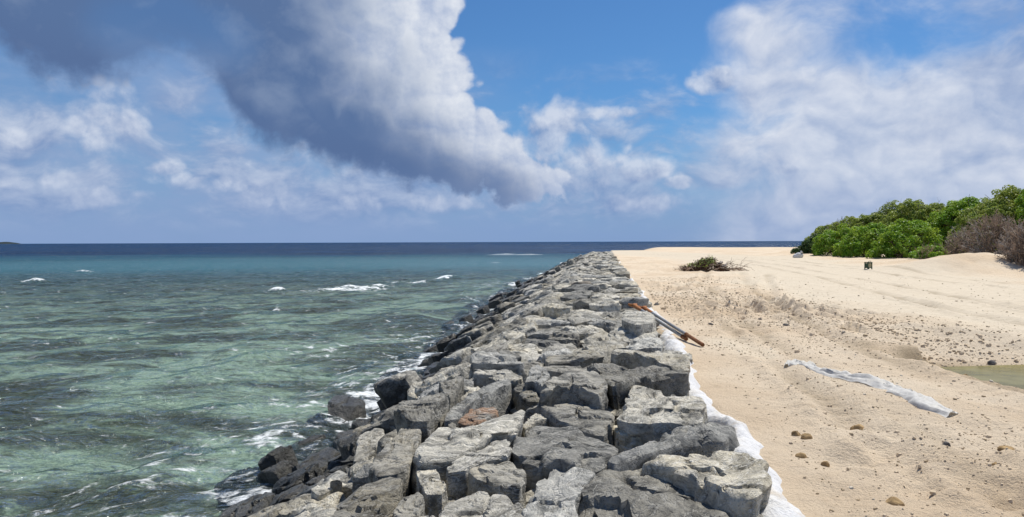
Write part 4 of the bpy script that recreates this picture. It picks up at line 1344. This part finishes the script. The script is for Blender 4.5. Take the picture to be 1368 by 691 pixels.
shrub('beach_shrub', 1076, 79, 30, 329, 3.0, M_LEAF_D, 'small low dark bush at the tip of the thicket beside the white sack', 201, per=40)
shrub('beach_shrub', 1094, 78, 44, 312, 4.0, M_LEAF_D, 'upright dark green bush just behind the low tip bush', 202)
shrub('beach_shrub', 1122, 71, 64, 303, 5.0, M_LEAF, 'rounded bright green bush at the seaward end of the front row', 203, twigs=8)
shrub('beach_shrub', 1165, 66, 92, 299, 5.0, M_LEAF, 'wide bright green bush standing behind the green crate', 204)
shrub('beach_shrub', 1212, 61, 92, 296, 5.0, M_LEAF, 'tallest bright green bush of the front row, next to the wide one', 205)
shrub('beach_shrub', 1243, 54, 46, 331, 2.6, M_LEAF, 'small bright green bush with bare brown stems at its foot', 206, clump=0.34, leafL=0.17, skirt=46)
shrub('beach_shrub', 1142, 86, 140, 291, 6.0, M_LEAF_O, 'olive bush with grey twigs sticking out, on the low shoulder of the thicket', 207, twigs=90, density=1.15)
shrub('beach_shrub', 1196, 82, 170, 275, 7.0, M_LEAF_O, 'olive twiggy bush rising behind the bright front row', 208, twigs=150, density=1.2)
shrub('beach_tree', 1243, 78, 150, 266, 7.0, M_LEAF_O, 'rounded olive green tree at the middle crest of the thicket', 209, twigs=60, cat='tree')
shrub('beach_tree', 1292, 74, 140, 265, 7.0, M_LEAF, 'fresh green tree between the middle crest and the tallest tree', 210, cat='tree', twigs=20)
shrub('beach_tree', 1350, 66, 150, 247, 8.0, M_LEAF_O, 'tallest tree at the landward end, layered olive crown', 211, cat='tree', twigs=20)
shrub('beach_tree', 1425, 62, 150, 222, 8.0, M_LEAF, 'tall green tree closing the thicket behind the brown shrubs', 212, cat='tree')
dead_shrub(1290, 54, 56, 312, 4.0, 'leafless brown shrub next to the small bright green bush', 221, stems=100, green=500)
dead_shrub(1330, 51, 84, 297, 4.5, 'large leafless grey-brown shrub behind the sand mound', 222, stems=150, green=300)
dead_shrub(1384, 39, 84, 303, 3.6, 'dense brown dead shrub spilling down the front of the sand mound', 223, stems=160, lean=0.2)


def build_brush_heap():
    r = np.random.default_rng(31)
    c = on_plane(941, 361, 0.1); x, y = c[0], c[1]; z0 = float(sand_z(x, y)) - 0.02
    root = empty('brush_heap', (x, y, z0)); tag(root, 'low heap of cut brush, dark leaves and brown sticks, alone on open sand', 'brush heap')
    rx, ry, h = 1.3, 0.8, 0.72
    C, Nn = dome_points(120, r, 31, rx, ry, h); C[:, 2] *= 0.75 + 0.25 * np.sin(C[:, 0] * 3.1 + 1.0)
    k = 34
    P = np.repeat(C, k, 0) + r.normal(0, 0.10, (120 * k, 3)); P[:, 2] = np.maximum(P[:, 2], 0.02)
    hi = (P[:, 2] > 0.3) & (r.random(len(P)) < 0.45) & (P[:, 0] < 0.5)
    V, Q, a = leaves_on(P[hi], np.repeat(Nn, k, 0)[hi], 0.13, 0.07, r, r.random(hi.sum()))
    ac = Acc(); ac.add(V, Q, rnd=a); link('dark_leaves', ac.mesh('dark_leaves', False), M_LEAF_O, root)
    V, Q, a = leaves_on(P[~hi], np.repeat(Nn, k, 0)[~hi], 0.13, 0.06, r, r.random((~hi).sum()))
    ac = Acc(); ac.add(V, Q, rnd=a); link('brown_leaves', ac.mesh('brown_leaves', False), simple('brown_dead_leaf', (0.085, 0.045, 0.025), 0.9, 0.5, 5), root)
    tw = Acc(); b = np.column_stack([r.uniform(-rx, rx, 60), r.uniform(-ry, ry * .3, 60), r.uniform(0.02, 0.2, 60)])
    t = b + np.column_stack([r.normal(0.2, 0.5, 60), r.normal(0, 0.3, 60), r.uniform(0.0, 0.4, 60)])
    twig_bundle(tw, b, t, r, 0.022, 3, 3, 0.12, 1)
    b = np.column_stack([r.uniform(0.9, 1.4, 14), r.uniform(-.3, .2, 14), np.full(14, .06)]); t = b + np.column_stack([r.uniform(0.5, 1.5, 14), r.normal(0, .15, 14), r.uniform(-.03, .03, 14)])
    twig_bundle(tw, b, t, r, 0.02, 2, 3, 0.05, 1)
    tag(link('brown_sticks', tw.mesh('brown_sticks'), M_TWIG, root), kind='stuff')
    V, Q, T = tube([(0.55, -0.2, 0.25), (0.8, -0.15, 0.48), (1.0, -0.1, 0.60)], [0.10, 0.085, 0.07], 8)
    link('cut_branch', mesh_np('cut_branch', V, Q, T), M_TWIG_G, root)
    V, Q, T = tube([(0.75, -0.3, 0.2), (1.05, -0.25, 0.36), (1.22, -0.2, 0.5)], [0.07, 0.06, 0.05], 8)
    link('cut_branch', mesh_np('cut_branch', V, Q, T), M_TWIG_G, root)


build_brush_heap()


# ------------------------------------------------------------------ crate and sack by the shrubs
def bar(a, b, w):
    a, b = np.asarray(a, float), np.asarray(b, float); lo, hi = np.minimum(a, b) - w / 2, np.maximum(a, b) + w / 2
    V = np.array([(x, y, z) for z in (lo[2], hi[2]) for x, y in ((lo[0], lo[1]), (hi[0], lo[1]), (hi[0], hi[1]), (lo[0], hi[1]))])
    return V, np.array([(0, 3, 2, 1), (4, 5, 6, 7), (0, 1, 5, 4), (1, 2, 6, 5), (2, 3, 7, 6), (3, 0, 4, 7)])


def build_crate():
    c = on_plane(1160, 361, 0.05); z0 = float(sand_z(c[0], c[1])) - 0.03
    root = empty('plastic_crate', (c[0], c[1], z0)); root.rotation_euler.z = 0.25
    root.scale = (0.85, 0.85, 0.85)
    tag(root, 'small dark green crate with a pale panel on sand in front of the bushes', 'crate')
    g = simple('dark_green_plastic', (0.022, 0.055, 0.028), 0.5, 0.25, 12); p = simple('pale_yellowish_panel', (0.36, 0.33, 0.20), 0.7, 0.2, 12)
    w, dp, h = 0.16, 0.14, 0.44

    def part(name, a, b, t, m):
        V, Q = bar(a, b, t); link(name, mesh_np(name, V, Q, None, False), m, root)
    for sx in (-w, w):
        for sy in (-dp, dp): part('post', (sx, sy, 0.02), (sx, sy, h), 0.05, g)
    for z in (0.12, h + 0.03):
        part('rail', (-w, -dp, z), (w, -dp, z), 0.06, g); part('rail', (-w, dp, z), (w, dp, z), 0.06, g)
    for sx in (-w, w): part('side_panel', (sx, -dp + 0.05, 0.17), (sx, dp - 0.05, h - 0.03), 0.03, g)
    part('front_panel', (-w + 0.05, -dp, 0.18), (w - 0.05, -dp, h - 0.05), 0.02, p)
    part('floor', (-w + 0.05, -dp + 0.05, 0.10), (w - 0.05, dp - 0.05, 0.10), 0.02, g)
    V, Q, T = tube([(-0.10, -dp, h + 0.06), (-0.06, -dp, h + 0.13), (0.06, -dp, h + 0.13), (0.10, -dp, h + 0.06)], [0.018] * 4, 6)
    link('handle', mesh_np('handle', V, Q, T), g, root)


build_crate()


def build_sack():
    c = on_plane(1066, 346, 0.1); z0 = float(sand_z(c[0], c[1])) - 0.05
    nu, nv = 36, 22
    th = np.arange(nu) / nu * 2 * np.pi; ph = np.linspace(-0.5, 0.49, nv) * np.pi
    PH, TH = np.meshgrid(ph, th, indexing='ij')
    D = np.stack([np.cos(PH) * np.cos(TH), np.cos(PH) * np.sin(TH), np.sin(PH)], -1).reshape(-1, 3)
    R = 1 + 0.22 * fbm(D[:, 0] * 1.8 + 3, D[:, 1] * 1.8, D[:, 2] * 1.8, 3) + 0.08 * np.abs(vnoise(D[:, 0] * 6, D[:, 1] * 6, D[:, 2] * 6))
    V = D * R[:, None] * np.array([0.42, 0.30, 0.28]); V[:, 2] += 0.10 * V[:, 0]; V[:, 2] = np.maximum(V[:, 2] + 0.20, 0)
    root = empty('white_sack', (c[0], c[1], z0)); tag(root, 'slumped dirty white sack at the foot of the small dark tip bush', 'sack')
    link('bag', mesh_np('bag', V, grid_faces(nv, nu, True)), M_CLOTH, root)
    k = np.linspace(0, 1, 8)[:, None]
    P = np.array([0.18, -0.05, 0.44]) + k * np.array([0.16, 0.0, 0.16])
    Vt, Q, T = tube(P, 0.05 + 0.08 * np.abs(k[:, 0] - 0.35) + 0.03 * k[:, 0], 12)
    link('tied_neck', mesh_np('tied_neck', Vt, Q, T), M_CLOTH, root)


build_sack()


# ------------------------------------------------------------------ a wooded island on the horizon
def build_island():
    d = 6500.0
    x0, x1 = (-120 - CX) / F * d, (18 - CX) / F * d
    xs = np.linspace(x0, x1, 90); ys = np.linspace(d - 130, d + 130, 16)
    X, Y = np.meshgrid(xs, ys)
    f = np.clip(np.minimum((x1 - X) / 45, (X - x0) / 120), 0, 1) ** 0.5 * np.sqrt(np.clip(1 - ((Y - d) / 130) ** 2, 0, 1))
    Z = WATER - 1 + f * (19 + 3 * fbm(X * 0.03, Y * 0.03, octv=3, seed=3))
    me = mesh_np('far_island', np.stack([X, Y, Z], -1).reshape(-1, 3), grid_faces(16, 90)); bpy_flip(me)
    tag(link('far_island', me, simple('far_dark_woods', (0.018, 0.030, 0.035), 0.95, 0.3, 0.05, 0.5, 2.0)), kind='structure')


build_island()
